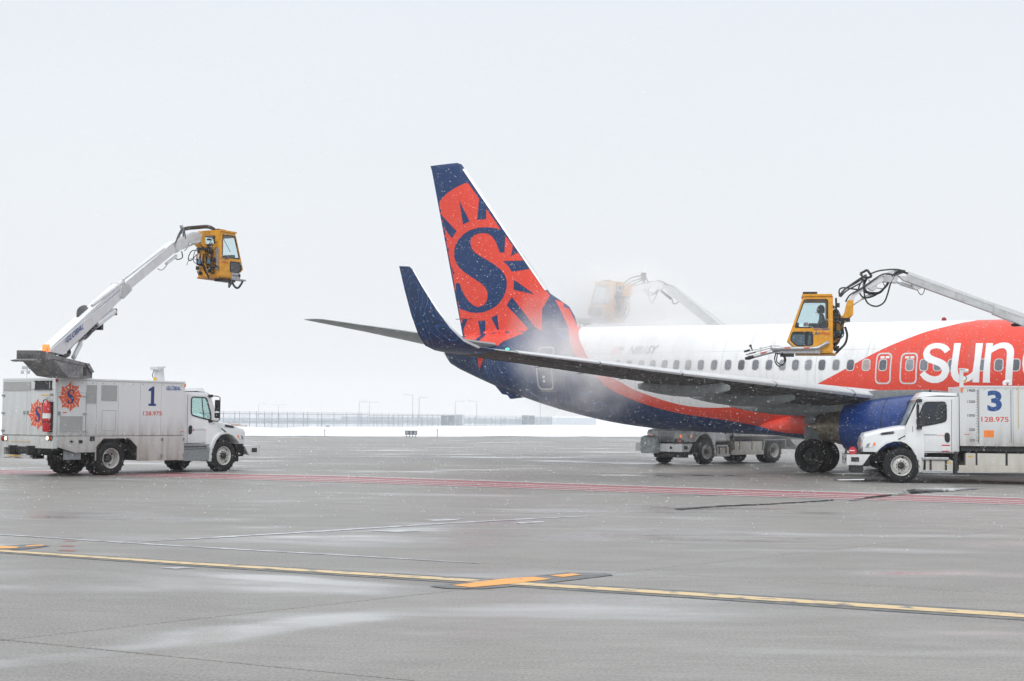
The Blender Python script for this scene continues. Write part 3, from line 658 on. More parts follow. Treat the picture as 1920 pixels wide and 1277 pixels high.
# thin arc at the rudder foot, anti-collision stub
MB().box((19.6 - 36.9, -.20, 5.78), (.9, .02, .025)).build('rudder_seal', 'black', fin_o)
# horizontal stabilisers
for s in (1, -1):
    st = MB(); st.grid([foil(loc(34.55, .3 * s, 4.62), loc(38.1, .3 * s, 4.62), .36, (0, 0, 1)), foil(loc(34.95, .95 * s, 4.66), loc(38.2, .95 * s, 4.66), .34, (0, 0, 1)),
                        foil(loc(36.9, 4.2 * s, 5.08), loc(38.85, 4.2 * s, 5.08), .2, (0, 0, 1)), foil(loc(38.55, 6.95 * s, 5.42), loc(39.52, 6.95 * s, 5.42), .09, (0, 0, 1)), foil(loc(38.9, 7.12 * s, 5.44), loc(39.5, 7.1 * s, 5.44), .03, (0, 0, 1))], cap=True)
    o = st.build('horizontal_stabilizer', 'air_grey', air, smooth=True, ang=50)
    if s == 1: o['label'] = 'grey stabilizer on the near side'
# wings
def wing(s):
    W_ = [(.3, 12.9, 21.3, 2.05, .95), (1.88, 13.7, 21.2, 2.14, .86), (3.1, 15.4, 21.0, 2.32, .72), (4.6, 16.45, 20.9, 2.50, .62), (5.67, 17.06, 20.85, 2.60, .54),
          (8.28, 18.42, 21.7, 2.83, .43), (11.24, 19.96, 22.66, 3.08, .33), (13.7, 21.21, 23.45, 3.32, .26), (16.0, 22.42, 24.25, 3.54, .20), (16.6, 22.75, 24.45, 3.60, .17)]
    mb = MB(); FO = [foil(loc(le, ys * s, z), loc(te, ys * s, z - .06), t_ * 1.0, (0, 0, 1)) for ys, le, te, z, t_ in W_]
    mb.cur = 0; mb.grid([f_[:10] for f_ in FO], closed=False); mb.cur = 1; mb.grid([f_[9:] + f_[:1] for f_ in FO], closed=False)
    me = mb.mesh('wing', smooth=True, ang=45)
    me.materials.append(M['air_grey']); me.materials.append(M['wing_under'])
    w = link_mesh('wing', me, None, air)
    # bare leading edge: one slat per span section
    for a, b in ((1, 4), (4, 5), (5, 6), (6, 7), (7, 8)):
        sl = MB(); rows = []
        for t_ in np.linspace(0, 1, 5):
            q0, q1 = W_[a], W_[b]
            g = lambda i, tt=t_: (float(np.interp(q0[0] + (q1[0] - q0[0]) * (tt * .985 + .006), [w_[0] for w_ in W_], [w_[i] for w_ in W_])))
            ys, le, te, z, th = q0[0] + (q1[0] - q0[0]) * (t_ * .985 + .006), g(1), g(2), g(3), g(4)
            c_ = te - le; r = []
            for fx, fz in ((.13, .78), (.07, .60), (.025, .38), (-.003, .10), (-.006, 0), (-.002, -.12), (.012, -.30)): r.append(loc(le + c_ * fx, ys * s, z + fz * th / 2 * 1.06 + .008))
            rows.append(r)
        sl.grid(rows, closed=False); sl.build('slat', 'slat_metal', w, smooth=True, ang=60)
    for k in range(6):
        ys = 9 + k * 1.5; xt = float(np.interp(ys, [q[0] for q in W_], [q[2] for q in W_])); zt2 = float(np.interp(ys, [q[0] for q in W_], [q[3] for q in W_])) - .06
        MB().tube([loc(xt - .02, ys * s, zt2), loc(xt + .22, ys * s, zt2 - .02)], .008, 5).build('static_wick', 'black', w)
    for i0, i1, f_, nm in ((4, 5, .70, 'flap_gap'), (5, 6, .70, 'flap_gap'), (6, 8, .74, 'aileron_gap'), (2, 4, .72, 'flap_gap'), (4, 8, .16, 'slat_gap')):
        pp2 = []
        for q in (W_[i0], W_[i1]):
            zz = float(np.interp(f_, [a for a, b in AF], [b for a, b in AF])) * q[4] / 2
            pp2.append(loc(q[1] + (q[2] - q[1]) * f_, q[0] * s, q[3] - .06 * f_ - zz - .002))
        MB().tube(pp2, .014, 5).build(nm, 'black', w)
    # winglet: tip curve rising into the upright blade
    wl = MB(); S = [((22.75, 16.6, 3.60), (24.45, 16.6, 3.54), .17, (0, 0, 1)), ((23.0, 16.95, 3.66), (24.60, 16.95, 3.60), .15, (0, -.25, 1)), ((23.30, 17.22, 3.84), (24.72, 17.22, 3.72), .14, (0, -.7, .8)),
                    ((23.66, 17.38, 4.20), (24.86, 17.36, 4.02), .12, (0, -1, .35)), ((24.1, 17.45, 4.70), (25.05, 17.44, 4.55), .10, (0, -1, .1)), ((24.6, 17.5, 5.35), (25.26, 17.5, 5.25), .07, (0, -1, .1)), ((24.93, 17.54, 5.82), (25.42, 17.54, 5.86), .05, (0, -1, .1)), ((25.06, 17.55, 5.92), (25.44, 17.55, 5.95), .02, (0, -1, .1))]
    wl.grid([foil(loc(a[0], a[1] * s, a[2]), loc(b[0], b[1] * s, b[2]), t_, (d[0], d[1] * s * -1, d[2])) for a, b, t_, d in S], cap=True)
    wo_ = wl.build('winglet', 'winglet_paint', air, smooth=True, ang=60)
    ed = MB(); rr = []
    for a, b, t_, d in S[1:-1]:
        A = loc(a[0], a[1] * s, a[2]); B = loc(b[0], b[1] * s, b[2]); D = Vector((d[0], d[1] * s * -1, d[2])).normalized(); c_ = (B - A)
        rr.append([A + c_ * .05 + D * t_ * .27, A + c_ * .015 + D * t_ * .16, A - c_ * .01, A + c_ * .015 - D * t_ * .16, A + c_ * .03 - D * t_ * .22])
    ed.grid(rr, closed=False); ed.build('leading_edge', 'slat_metal', wo_, smooth=True, ang=80)
    # flap track fairings
    for ys, xa0, xa1, zc, r in ((9.75, 19.2, 22.4, 2.64, .24), (7.25, 18.3, 22.0, 2.40, .26), (4.75, 17.6, 21.9, 2.14, .27)):
        f_ = MB(); prof = [(0, .02), (.06, .35), (.15, .62), (.3, .9), (.45, 1.), (.6, .93), (.78, .66), (.92, .33), (1, .06)]
        rows = []
        for a, b in prof:
            x = xa0 + (xa1 - xa0) * a; zc_ = zc + .05 * a
            rows.append([loc(x, ys * s + math.sin(t_) * r * b * .72, zc_ + math.cos(t_) * r * b + (.12 if math.cos(t_) > 0 else 0)) for t_ in [2 * math.pi * k / 16 for k in range(16)]])
        f_.grid(rows, cap=True); f_.build('flap_fairing', 'fairing_grey', w, smooth=True, ang=60)
    return w
w_near = wing(1); w_near['label'] = 'starboard wing with pale leading edge and dark underside'; wing(-1)
lp = loc(22.62, 16.35, 3.63)
MB().lathe([(0, .001), (.02, .02), (.07, .032), (.12, .02), (.14, .001)], lp + Vector((.02, .02, .0)), (1, 0, 0), 12).build('nav_light', 'green_lit', w_near, smooth=True)
# engines
def engine(s):
    e_ = MB(); o = loc(13.0, 4.83 * s, 1.56)
    e_.lathe([(.9, .60), (.4, .76), (.12, .80), (0, .86), (.1, .93), (.5, 1.0), (1.3, 1.06), (2.3, 1.05), (3.2, .97), (4.0, .86), (4.62, .745), (4.60, .72), (4.0, .72)], o, (-1, 0, 0), 48)
    en = e_.build('engine', 'engine_blue', air, smooth=True, ang=60)
    MB().lathe([(.0, .855), (-.03, .84), (.06, .80), (.14, .79)], o, (-1, 0, 0), 48).build('inlet_lip', 'slat_metal', en, smooth=True)
    MB().lathe([(.9, .78), (.85, .3), (.6, .12), (.45, .001)], o, (-1, 0, 0), 32).build('fan_hub', 'dark_frame', en, smooth=True)
    nz_ = MB(); nz_.lathe([(4.2, .66), (4.62, .60), (4.95, .545), (5.3, .47), (5.5, .43), (5.48, .40), (5.2, .38)], o, (-1, 0, 0), 40); nz_.build('nozzle', 'nozzle', en, smooth=True, ang=40)
    MB().lathe([(4.9, .3), (5.5, .25), (5.95, .06), (6.0, .001)], o, (-1, 0, 0), 24).build('exhaust_cone', 'nozzle', en, smooth=True)
    for a_, r_ in ((1.55, 1.064), (3.15, .979)):
        MB().lathe([(a_, r_ - .01), (a_, r_ + .002), (a_ + .018, r_ + .001), (a_ + .018, r_ - .01)], o, (-1, 0, 0), 48).build('cowl_seam', 'dark_frame', en, smooth=True)
    MB().tube([o + Vector((-1.6, 0, -1.062)), o + Vector((-2.4, 0, -1.052)), o + Vector((-3.1, 0, -.985))], .012, 5).build('cowl_latch', 'dark_frame', en)
    py_ = MB()
    rows = [[loc(x, (4.83 + a * w_) * s, z) for a, z in ((-1, zt_), (1, zt_), (1, zb_), (-1, zb_))] for x, zt_, zb_, w_ in ((14.0, 2.66, 2.45, .05), (15.0, 2.74, 2.3, .16), (16.6, 2.72, 2.2, .24), (17.6, 2.62, 2.06, .25), (18.6, 2.5, 1.98, .22), (19.8, 2.4, 2.05, .16), (20.8, 2.34, 2.2, .05))]
    py_.grid(rows, cap=True); py_.build('pylon', 'fairing_grey', en, smooth=True, ang=50, bevel=.03)
engine(1); engine(-1)
# wing to body fairing
wf = MB(); rows = []
for x, w_, zt_, zb_ in ((12.2, .6, 1.6, 1.1), (13.2, 1.55, 2.05, .98), (14.5, 1.95, 2.35, .92), (17, 2.05, 2.45, .9), (19.5, 2.03, 2.3, .92), (20.5, 1.90, 2.15, 1.0), (21.3, 1.72, 2.0, 1.08), (22.0, 1.45, 1.85, 1.15), (22.8, 1.0, 1.7, 1.2), (23.4, .5, 1.5, 1.24)):
    m_ = (zt_ + zb_) / 2; rows.append([loc(x, w_ * math.copysign(abs(math.sin(t_)) ** .7, math.sin(t_)), m_ + (zt_ - zb_) / 2 * math.copysign(abs(math.cos(t_)) ** .7, math.cos(t_))) for t_ in [2 * math.pi * k / 40 for k in range(40)]])
wf.grid(rows, cap=True); wf.build('belly_fairing', 'fuselage_paint', air, smooth=True, ang=50)
MB().bx(19.6 - 20.45, 19.6 - 19.85, -2.06, -1.99, 1.62, 2.02).build('landing_gear_door', 'fairing_grey', air, bevel=.01)
# main gear
def gear(s):
    g = empty('landing_gear'); g.parent = air; g.location = (0, -2.86 * s, 0)
    l = MB(); l.tube([(0, 0, .56), (.02, 0, 1.35), (.05, .05, 2.3)], .10, 12); l.tube([(0, -.43, .565), (0, .43, .565)], .07, 10)
    l.tube([(.14, .02, .75), (.36, .02, 1.1), (.12, .02, 1.5)], .04); l.build('strut', 'dark_frame', g, smooth=True)
    MB().tube([(.02, 0, 1.2), (.03, .9 * s, 1.75)], .05, 8).build('side_brace', 'dark_frame', g, smooth=True)
    MB().box((-.02, -.26 * s, 1.28), (.62, .03, .62)).build('gear_door', 'fairing_grey', g, bevel=.01)
    MB().tube([(-.1, .1, .7), (-.2, .12, 1.0), (-.12, .05, 1.4)], .018, 6).build('brake_hose', 'hose', g)
    for yy in (-.40, .40):
        ty = MB(); ty.lathe([(-.14, .26), (-.22, .30), (-.24, .43), (-.225, .52), (-.16, .555), (-.06, .565), (-.055, .553), (-.045, .553), (-.04, .565), (.04, .565), (.045, .553), (.055, .553), (.06, .565), (.16, .555), (.225, .52), (.24, .43), (.22, .30), (.14, .26)], (0, yy, .565), (0, 1, 0), 56)
        t_ = ty.build('tyre', 'rubber', g, smooth=True, ang=40)
        MB().lathe([(-.12, .30), (-.13, .27), (-.06, .22), (-.05, .10), (-.16, .09), (-.16, .001)], (0, yy, .565), (0, 1, 0), 32).lathe([(.12, .30), (.13, .27), (.06, .22), (.05, .10), (.16, .09), (.16, .001)], (0, yy, .565), (0, 1, 0), 32).build('rim', 'dark_frame', t_, smooth=True)
gear(1); gear(-1)
ng = empty('nose_gear'); ng.parent = air; ng.location = (15.6, 0, 0)
MB().tube([(0, 0, .35), (0, 0, 1.5)], .07, 10).tube([(0, -.2, .345), (0, .2, .345)], .05, 8).build('strut', 'dark_frame', ng, smooth=True)
for yy in (-.2, .2): MB().lathe([(-.09, .19), (-.1, .27), (-.07, .335), (.07, .335), (.1, .27), (.09, .19)], (0, yy, .345), (0, 1, 0), 36).build('tyre', 'rubber', ng, smooth=True)
# cabin windows
wpx = [1117, 1138, 1159, 1179.5, 1202.5, 1223.5, 1246, 1268, 1290.5, 1314, 1339, 1365, 1390.1, 1416.6, 1441.9, 1467.2, 1491.4, 1515.8, 1541.1, 1567.6, 1594.5, 1624, 1655.3, 1705.8, 1732.2, 1757.8, 1784.9, 1842.4, 1872.6, 1904.4]
fwd_w = [13.3 - .508 * k for k in range(1, 17)]
def on_side(x, z, off=.01):
    h, n, i, d = BVF.ray_cast(Vector((x, -6, z)), Vector((0, 1, 0)))
    if h is None: return Vector((x, -1.7, z))
    if n.y > 0: n = -n
    return h + n * off
def side_poly(name, poly, material, off, parent, holes=(), step=.15): return cast_decal(name, PF, BVF, poly, material, parent, off, holes, step, kind='side')
wxs = []
for p in wpx:
    h = PF.c + PF.d(p, 684.4) * 0; hit = BVF.ray_cast(PF.c, PF.d(p, 684.4).normalized())[0]; wxs.append((hit.x, hit.z))
for xa in fwd_w: wxs.append((19.6 - xa, 3.58))
for k, (x, z) in enumerate(wxs):
    o = side_poly('cabin_window', rrect(x - .15, x + .15, z - .205, z + .205, .11), 'window_rim', .006, air, holes=[rrect(x - .122, x + .122, z - .178, z + .178, .09)])
    side_poly('pane', rrect(x - .122, x + .122, z - .178, z + .178, .09), 'window_beige' if k == 21 else random.choice(['window_shade', 'window_shade', 'window_mid', 'window_mid', 'window_dark']), .004, o)
def door(px_pts, name, r=.12, w=.045):
    q = [BVF.ray_cast(PF.c, PF.d(*p).normalized())[0] for p in px_pts]
    x0 = sum(p.x for p in (q[0], q[2])) / 2; x1 = sum(p.x for p in (q[1], q[3])) / 2; z1 = (q[0].z + q[1].z) / 2; z0 = (q[2].z + q[3].z) / 2
    out = rrect(x0 - w / 2, x1 + w / 2, z0 - w / 2, z1 + w / 2, r + w / 2); inn = rrect(x0 + w / 2, x1 - w / 2, z0 + w / 2, z1 - w / 2, r)
    o = side_poly(name, out, 'window_rim', .010, air, holes=[inn]); return o, (x0, x1, z0, z1)
for q in ([(1646, 663), (1673, 663), (1642, 719), (1669, 719)], [(1692, 663), (1721, 663), (1688, 719), (1718, 719)]):
    o, (x0, x1, z0, z1) = door(q, 'exit_hatch', .13, .05)
    for k in (0, 1): side_poly('placard', rrect(x0 + .12 + k * .18, x0 + .26 + k * .18, z1 - .17, z1 - .09, .01), 'decal_white', .012, o)
o, (x0, x1, z0, z1) = door([(1011, 652), (1040, 651), (1012, 729.5), (1039, 729.5)], 'service_door', .15, .055)
side_poly('door_handle', rrect(x0 + .1, x0 + .62, z0 + .72, z0 + .86, .05), 'fairing_grey', .014, o)
for k in range(2): side_poly('placard', rrect(x0 + .28, x0 + .42, z0 + .42 - k * .16, z0 + .53 - k * .16, .01), 'decal_white', .014, o)
side_poly('door_sill', rrect(x0 + .02, x1 + .02, z0 - .10, z0 - .045, .01), 'fairing_grey', .014, o)
# lettering on the fuselage
ZS = (1660, 580, 7.385)
def fdec(name, pts, material='air_white', off=.009, step=9.): return cast_decal(name, PF, BVF, pts, material, fuselage, off, (), step)
L_s = [(900, 560), (870, 515), (820, 485), (760, 470), (700, 468), (640, 480), (590, 505), (548, 550), (525, 610), (530, 665), (560, 712), (610, 742), (680, 765), (740, 788), (775, 820), (785, 855), (770, 892), (735, 920), (680, 930), (620, 915), (570, 885), (545, 850), (478, 905), (520, 960), (580, 1000), (650, 1022), (730, 1020), (800, 992), (850, 945), (880, 885), (888, 820), (870, 765), (830, 722), (770, 690), (700, 665), (640, 640), (615, 605), (625, 570), (660, 548), (710, 541), (760, 550), (800, 578), (825, 612)]
L_u = [(955, 470), (1050, 470), (1035, 560), (1015, 700), (1002, 800), (1005, 870), (1025, 912), (1070, 932), (1130, 920), (1180, 890), (1210, 860), (1235, 690), (1255, 470), (1355, 470), (1335, 620), (1310, 800), (1300, 1012), (1208, 1012), (1210, 965), (1170, 992), (1120, 1012), (1060, 1022), (1000, 1012), (950, 982), (920, 930), (908, 870), (910, 800), (925, 690), (940, 590)]
L_n = [(1400, 470), (1495, 470), (1490, 512), (1530, 488), (1590, 466), (1650, 460), (1710, 470), (1755, 500), (1780, 550), (1785, 600), (1775, 720), (1765, 850), (1755, 1015), (1658, 1015), (1665, 900), (1675, 750), (1685, 620), (1680, 575), (1655, 545), (1620, 538), (1570, 550), (1520, 575), (1470, 605), (1455, 750), (1450, 880), (1447, 1015), (1350, 1015), (1355, 880), (1370, 720), (1385, 590)]
L_c = [(2060, 470), (1990, 500), (1940, 560), (1908, 660), (1898, 750), (1908, 850), (1945, 940), (2000, 1000), (2070, 1020), (2060, 930), (2010, 890), (1985, 830), (1978, 740), (1990, 650), (2020, 590), (2070, 560)]
for n_, L in (('letter_s', L_s), ('letter_u', L_u), ('letter_n', L_n), ('letter_c', L_c)): fdec(n_, Z(*ZS, L))
pr = lambda w: on_side(w.x, w.z, .012)
q0 = BVF.ray_cast(PF.c, PF.d(1177, 665).normalized())[0]; q1 = BVF.ray_cast(PF.c, PF.d(1235, 652).normalized())[0]
text('registration', 'N801SY', (q0.x, 0, q0.z), (1, 0, 0), (0, 0, 1), q1.x - q0.x, .32, 'reg_blue', fuselage, .03, .35, proj=pr)
f0 = BVF.ray_cast(PF.c, PF.d(1145, 665).normalized())[0]; f1 = BVF.ray_cast(PF.c, PF.d(1170, 652).normalized())[0]
fl = empty('flag'); fl.parent = air
for k in range(6): side_poly('stripe', rrect(f0.x + k * .012, f1.x - .05 + k * .012, f0.z + k * .05, f0.z + k * .05 + .024, .003), 'red_paint', .011, fl)
side_poly('canton', rrect((f0.x + f1.x) / 2, f1.x + .02, f0.z + .15, f0.z + .30, .004), 'navy', .012, fl)
# small roof and belly fittings
b = PF.Y(1770, 600, 0)
MB().lathe([(0, .08), (.08, .08), (.12, .05), (.13, .001)], (b[0], 0, zt(19.6 - b[0]) - .01), (0, 0, 1), 16).build('beacon', 'lamp_red', air, smooth=True)
sk = PF.Y(960, 748.5, 0); MB().prism([PF.Y(*q, 0) for q in ((930, 722), (944, 739), (954, 741), (959, 748), (966, 747), (990, 744), (1005, 748), (1000, 735), (960, 725))], -.10, .10).build('tail_skid', 'navy', air)
an = PF.Y(1049, 768, 0); MB().prism([PF.Y(*q, 0) for q in ((1030, 759), (1044, 763), (1049, 768), (1053, 764), (1060, 765))], -.02, .02).build('antenna', 'dark_frame', air)
for q in ((1470, 683),): pass

# ------------------------------------------------------------------ de-icing trucks
def wheel_mesh():
    T = {}
    prof = [(-.14, .29), (-.15, .31), (-.155, .40), (-.14, .47), (-.12, .495), (.12, .495), (.14, .47), (.155, .40), (.15, .31), (.14, .29)]
    t = MB(); t.lathe(prof, (0, 0, 0), (0, 1, 0), 48)
    for k in range(40):
        a = 2 * math.pi * k / 40; rot = Matrix.Rotation(a, 3, 'Y')
        for yy in (-.09, 0, .09): t.box(rot @ Vector((0, yy + (.02 if k % 2 else -.02), .497)), (.045, .07, .018), rot)
    T['tyre'] = t.mesh('tyre', smooth=True, ang=40)
    r = MB(); r.lathe([(-.13, .291), (-.15, .285), (-.13, .27), (-.02, .25), (.02, .20), (.05, .15), (.06, .10), (.06, .001)], (0, 0, 0), (0, 1, 0), 40)   # +y side outer: dish front
    T['rim_front'] = None
    f_ = MB(); f_.lathe([(.13, .293), (.152, .287), (.145, .272), (.05, .262), (.03, .255), (.075, .215), (.10, .16), (.105, .105), (.105, .10)], (0, 0, 0), (0, 1, 0), 44)
    T['rim_front'] = f_.mesh('rim', smooth=True, ang=40)
    g = MB(); g.lathe([(.13, .293), (.152, .287), (.145, .272), (.0, .262), (-.06, .255), (-.10, .20), (-.105, .12), (-.105, .001)], (0, 0, 0), (0, 1, 0), 44)
    T['rim_rear'] = g.mesh('rim', smooth=True, ang=40)
    h = MB(); h.lathe([(.09, .10), (.155, .098), (.165, .085), (.17, .05), (.175, .001)], (0, 0, 0), (0, 1, 0), 24)
    T['hub_front'] = h.mesh('hub', smooth=True, ang=40)
    h = MB(); h.lathe([(-.11, .125), (.02, .12), (.06, .10), (.065, .001)], (0, 0, 0), (0, 1, 0), 24); T['hub_rear'] = h.mesh('hub', smooth=True, ang=40)
    nu = MB(); nu.lathe([(0, .016), (.035, .015), (.038, .001)], (0, 0, 0), (0, 1, 0), 6); T['nut'] = nu.mesh('lug_nut')
    vh = MB(); vh.lathe([(0, .03), (.004, .03), (.004, .001)], (0, 0, 0), (0, 1, 0), 14); T['vent'] = vh.mesh('hand_hole')
    return T
WM = wheel_mesh()
def add_wheel(parent, x, y, side, rear=False, dual=False):
    w = empty('wheel'); w.parent = parent; w.location = (x, y, .497); w.rotation_euler = (0, random.uniform(0, 6), 0)
    sgn = 1 if side > 0 else -1
    def part(name, me, m_, dy=0):
        o = link_mesh(name, me, m_, w); o.scale = (1, sgn, 1); o.location = (0, dy, 0); return o
    part('tyre', WM['tyre'], 'rubber')
    if dual: part('tyre', WM['tyre'], 'rubber', -sgn * .33)
    k = 'rear' if rear else 'front'
    part('rim', WM['rim_' + k], 'rim'); part('hub', WM['hub_' + k], 'dark_frame')
    for i in range(10):
        a = 2 * math.pi * i / 10; rr_ = .135 if not rear else .17
        o = part('lug_nut', WM['nut'], 'dark_frame'); o.location = (rr_ * math.cos(a), sgn * (.10 if not rear else -.10), rr_ * math.sin(a))
    for i in range(2 if not rear else 4):
        a = 2 * math.pi * (i + .3) / (2 if not rear else 4); rr_ = .225
        o = part('hand_hole', WM['vent'], 'black'); o.location = (rr_ * math.cos(a), sgn * (.075 if not rear else -.07), rr_ * math.sin(a))
    return w

def emblem(parent, origin, u, v, rx, rz, nrm):
    """sunburst badge: red disc with eight pointed flares, white rays and a navy S; one thin film above the other"""
    o, u, v, n = map(Vector, (origin, u, v, nrm)); P = lambda a, b, k: o + u * a * rx + v * b * rz + n * k
    e_ = empty('emblem'); e_.parent = parent
    out = []
    for k in range(8):
        a0 = R(90 - 45 * k)
        out.append((1.12 * math.cos(a0 + .02), 1.12 * math.sin(a0 + .02)))
        for dg_, rr_ in ((4, .93), (7, .89), (14, .88), (21, .88), (28, .89), (34, .93), (40, 1.02)): a = a0 - R(dg_); out.append((rr_ * math.cos(a), rr_ * math.sin(a)))
    mb = MB(); mb.add([P(a, b, .003) for a, b in out] + [P(0, 0, .003)], [(i, (i + 1) % len(out), len(out)) for i in range(len(out))]); mb.build('sun_disc', 'decal_orange', e_)
    ry = MB()
    for k in range(16):
        a = R(90 - 22.5 * k - 6); big = k % 2 == 0; r0, r1, w0, w1 = (.56, .90, .018, .042) if big else (.60, .80, .02, .032)
        c, s_ = math.cos(a), math.sin(a)
        if big: q = [(r0 * c - w0 * s_, r0 * s_ + w0 * c), (r1 * c - w1 * s_, r1 * s_ + w1 * c), (r1 * c + w1 * .2 * s_, r1 * s_ - w1 * .2 * c), (r0 * c + w0 * s_, r0 * s_ - w0 * c)]
        else: q = [(r0 * c - w1 * s_, r0 * s_ + w1 * c), (r1 * c, r1 * s_), (r0 * c + w1 * s_, r0 * s_ - w1 * c)]
        ry.add([P(x, y, .006) for x, y in q], [tuple(range(len(q)))])
    ry.build('sun_ray', 'decal_white', e_)
    # the S, from the fin drawing
    xs_ = [p[0] for p in S_px]; ys_ = [p[1] for p in S_px]; cx_, cy_ = (min(xs_) + max(xs_)) / 2, (min(ys_) + max(ys_)) / 2; hh = (max(ys_) - min(ys_)) / 2
    pts = [Vector(((p[0] - cx_) / hh * .48 + .02, -(p[1] - cy_) / hh * .52, 0)) for p in S_px]
    mb = MB(); mb.add([P(p.x, p.y, .009) for p in pts], [tuple(t) for t in geometry.tessellate_polygon([pts])]); mb.build('letter_s', 'txt_navy', e_)

cab_poly = [(5.40, .87), (5.415, 1.30), (5.34, 1.42), (4.87, 1.535), (4.45, 1.62), (4.22, 1.64)]
def make_cab(t, lit=False, frontlight=True, alu_step=False):
    # hood: loft across the width, with wheel arch flares
    hood = MB(); prof = [(5.40, 1.00), (5.415, 1.28), (5.34, 1.40), (4.87, 1.525), (4.45, 1.61), (4.10, 1.66)]
    rows = []
    for x, z in prof:
        w_ = float(np.interp(x, [4.1, 4.9, 5.42], [.95, .88, .78])); zl = z
        rows.append([(x, w_ * c, zl - .10 * abs(c) ** 5) for c in (-1, -.9, -.7, -.35, 0, .35, .7, .9, 1)])
    hood.grid(rows, closed=False)
    for s in (1, -1):
        sidep = [(4.10, 1.0), (4.10, 1.56), (4.45, 1.51), (4.87, 1.425), (5.33, 1.31), (5.405, 1.2), (5.39, .87), (5.02, .87)]
        arch = [(5.02, .87), (4.90, 1.0), (4.75, 1.11), (4.55, 1.175), (4.36, 1.18), (4.20, 1.12), (4.05, .98), (3.95, .80), (3.90, .60), (3.86, .33), (3.78, .33), (3.72, .86), (3.80, 1.05), (3.98, 1.25), (4.10, 1.40)]
        hood.prism([(4.10, 1.40), (4.10, 1.56), (4.45, 1.51), (4.87, 1.425), (5.33, 1.31), (5.405, 1.2), (5.39, .87), (5.02, .87), (4.90, 1.0), (4.75, 1.11), (4.55, 1.175), (4.36, 1.18)], s * .78, s * .97)
        # fender flare
        hood.prism([(5.10, .87), (4.96, 1.04), (4.78, 1.17), (4.56, 1.24), (4.34, 1.25), (4.14, 1.18), (3.96, 1.03), (3.84, .82), (3.77, .60), (3.74, .33), (3.86, .33), (3.90, .60), (3.95, .80), (4.05, .98), (4.20, 1.12), (4.36, 1.18), (4.55, 1.175), (4.75, 1.11), (4.90, 1.0), (5.02, .87)], s * .78, s * 1.13)
        hood.prism([(4.10, 1.40), (4.36, 1.18), (4.20, 1.12), (4.05, .98), (3.95, .80), (3.90, .60), (3.86, .33), (3.74, .33), (3.70, .86), (3.72, 1.60)], s * .70, s * 1.06)
    hood.bx(5.30, 5.39, -.78, .78, .87, 1.2)
    h = hood.build('hood', 'cab_white', t, smooth=True, bevel=.018, ang=40)
    gr = MB(); gr.bx(5.385, 5.425, -.42, .42, .84, 1.30); g = gr.build('grille', 'steel', t, bevel=.015)
    for k in range(7):
        MB().bx(5.425, 5.445, -.38, .38, .88 + .055 * k, .91 + .055 * k).build('grille_bar', 'galv', g)
    for s in (1, -1):
        pl = [(5.36, .99), (5.30, 1.10), (5.20, 1.155), (5.06, 1.16), (5.04, 1.06), (5.12, 1.0)]
        hl = MB().prism(pl, s * .90, s * .985).build('headlight', 'lens', t, bevel=.01)
        MB().prism([(5.13, 1.02), (5.10, 1.13), (5.06, 1.15), (5.05, 1.07)], s * .985, s * .992).build('turn_signal', 'amber_lit' if lit else 'orange', hl)
        MB().prism([(5.33, 1.0), (5.28, 1.10), (5.20, 1.13), (5.24, 1.0)], s * .985, s * .990).build('reflector', 'galv', hl)
        ff = MB().box((5.40, s * .68, 1.07), (.05, .22, .16)); ff.build('headlight', 'lens', t, bevel=.02)
        MB().box((5.43, s * .75, 1.08), (.02, .07, .09)).build('turn_signal', 'amber_lit' if lit else 'orange', t)
        v = MB().prism([(4.94, 1.385), (4.86, 1.43), (4.54, 1.475), (4.51, 1.43), (4.54, 1.385), (4.87, 1.345)], s * .97, s * .978).build('side_vent', 'galv', t)
        MB().prism([(4.90, 1.387), (4.86, 1.415), (4.56, 1.455), (4.55, 1.40), (4.86, 1.362)], s * .978, s * .982).build('vent_mesh', 'dark_frame', v)
        MB().box((4.12, s * .985, 1.42), (.03, .012, .34)).build('hood_seal', 'black', t)
        MB().box((4.33, s * 1.135, 1.29), (.22, .03, .035), Matrix.Rotation(R(28), 3, 'Y')).build('hood_latch', 'black', t, bevel=.008)
    # cab shell
    win = round_poly([(3.90, 1.60), (3.88, 1.80), (3.69, 2.30), (3.09, 2.31), (3.09, 1.76), (3.45, 1.68)], .10)
    side = [(4.22, 1.30), (4.20, 1.64), (3.86, 2.38), (3.74, 2.46), (2.78, 2.46), (2.74, 2.40), (2.74, .91), (3.72, .86), (3.78, 1.05), (4.0, 1.25)]
    for s in (1, -1):
        cs = MB().prism(side, s * 1.03, s * 1.0, holes=[win]).build('cab_side', 'cab_white', t, smooth=True, bevel=.006)
        fr_ = MB().prism(offset_poly(win, .018), s * 1.02, s * 1.042, holes=[offset_poly(win, -.022)]).build('window_seal', 'black', cs)
        MB().prism(offset_poly(win, -.015), s * 1.005, s * 1.012).build('side_window', 'glass_green' if alu_step else 'glass_dark', cs)
        MB().prism([(3.62, 1.655), (3.60, 1.66), (3.50, 2.30), (3.53, 2.30)] if alu_step else [(3.66, 1.65), (3.64, 1.65), (3.64, 2.29), (3.66, 2.29)], s * 1.014, s * 1.03).build('window_bar', 'black', cs)
        # door cut line
        dl = [(4.02, 1.62), (4.02, 1.24), (3.78, .90), (2.95, .895), (2.94, 2.38)]
        for a, b in zip(dl, dl[1:]):
            d = Vector((b[0] - a[0], 0, b[1] - a[1])); L_ = d.length; ang = math.atan2(d.z, d.x)
            MB().box(((a[0] + b[0]) / 2, s * 1.0318, (a[1] + b[1]) / 2), (L_, .004, .011), Matrix.Rotation(-ang, 3, 'Y')).build('door_seam', 'black', cs)
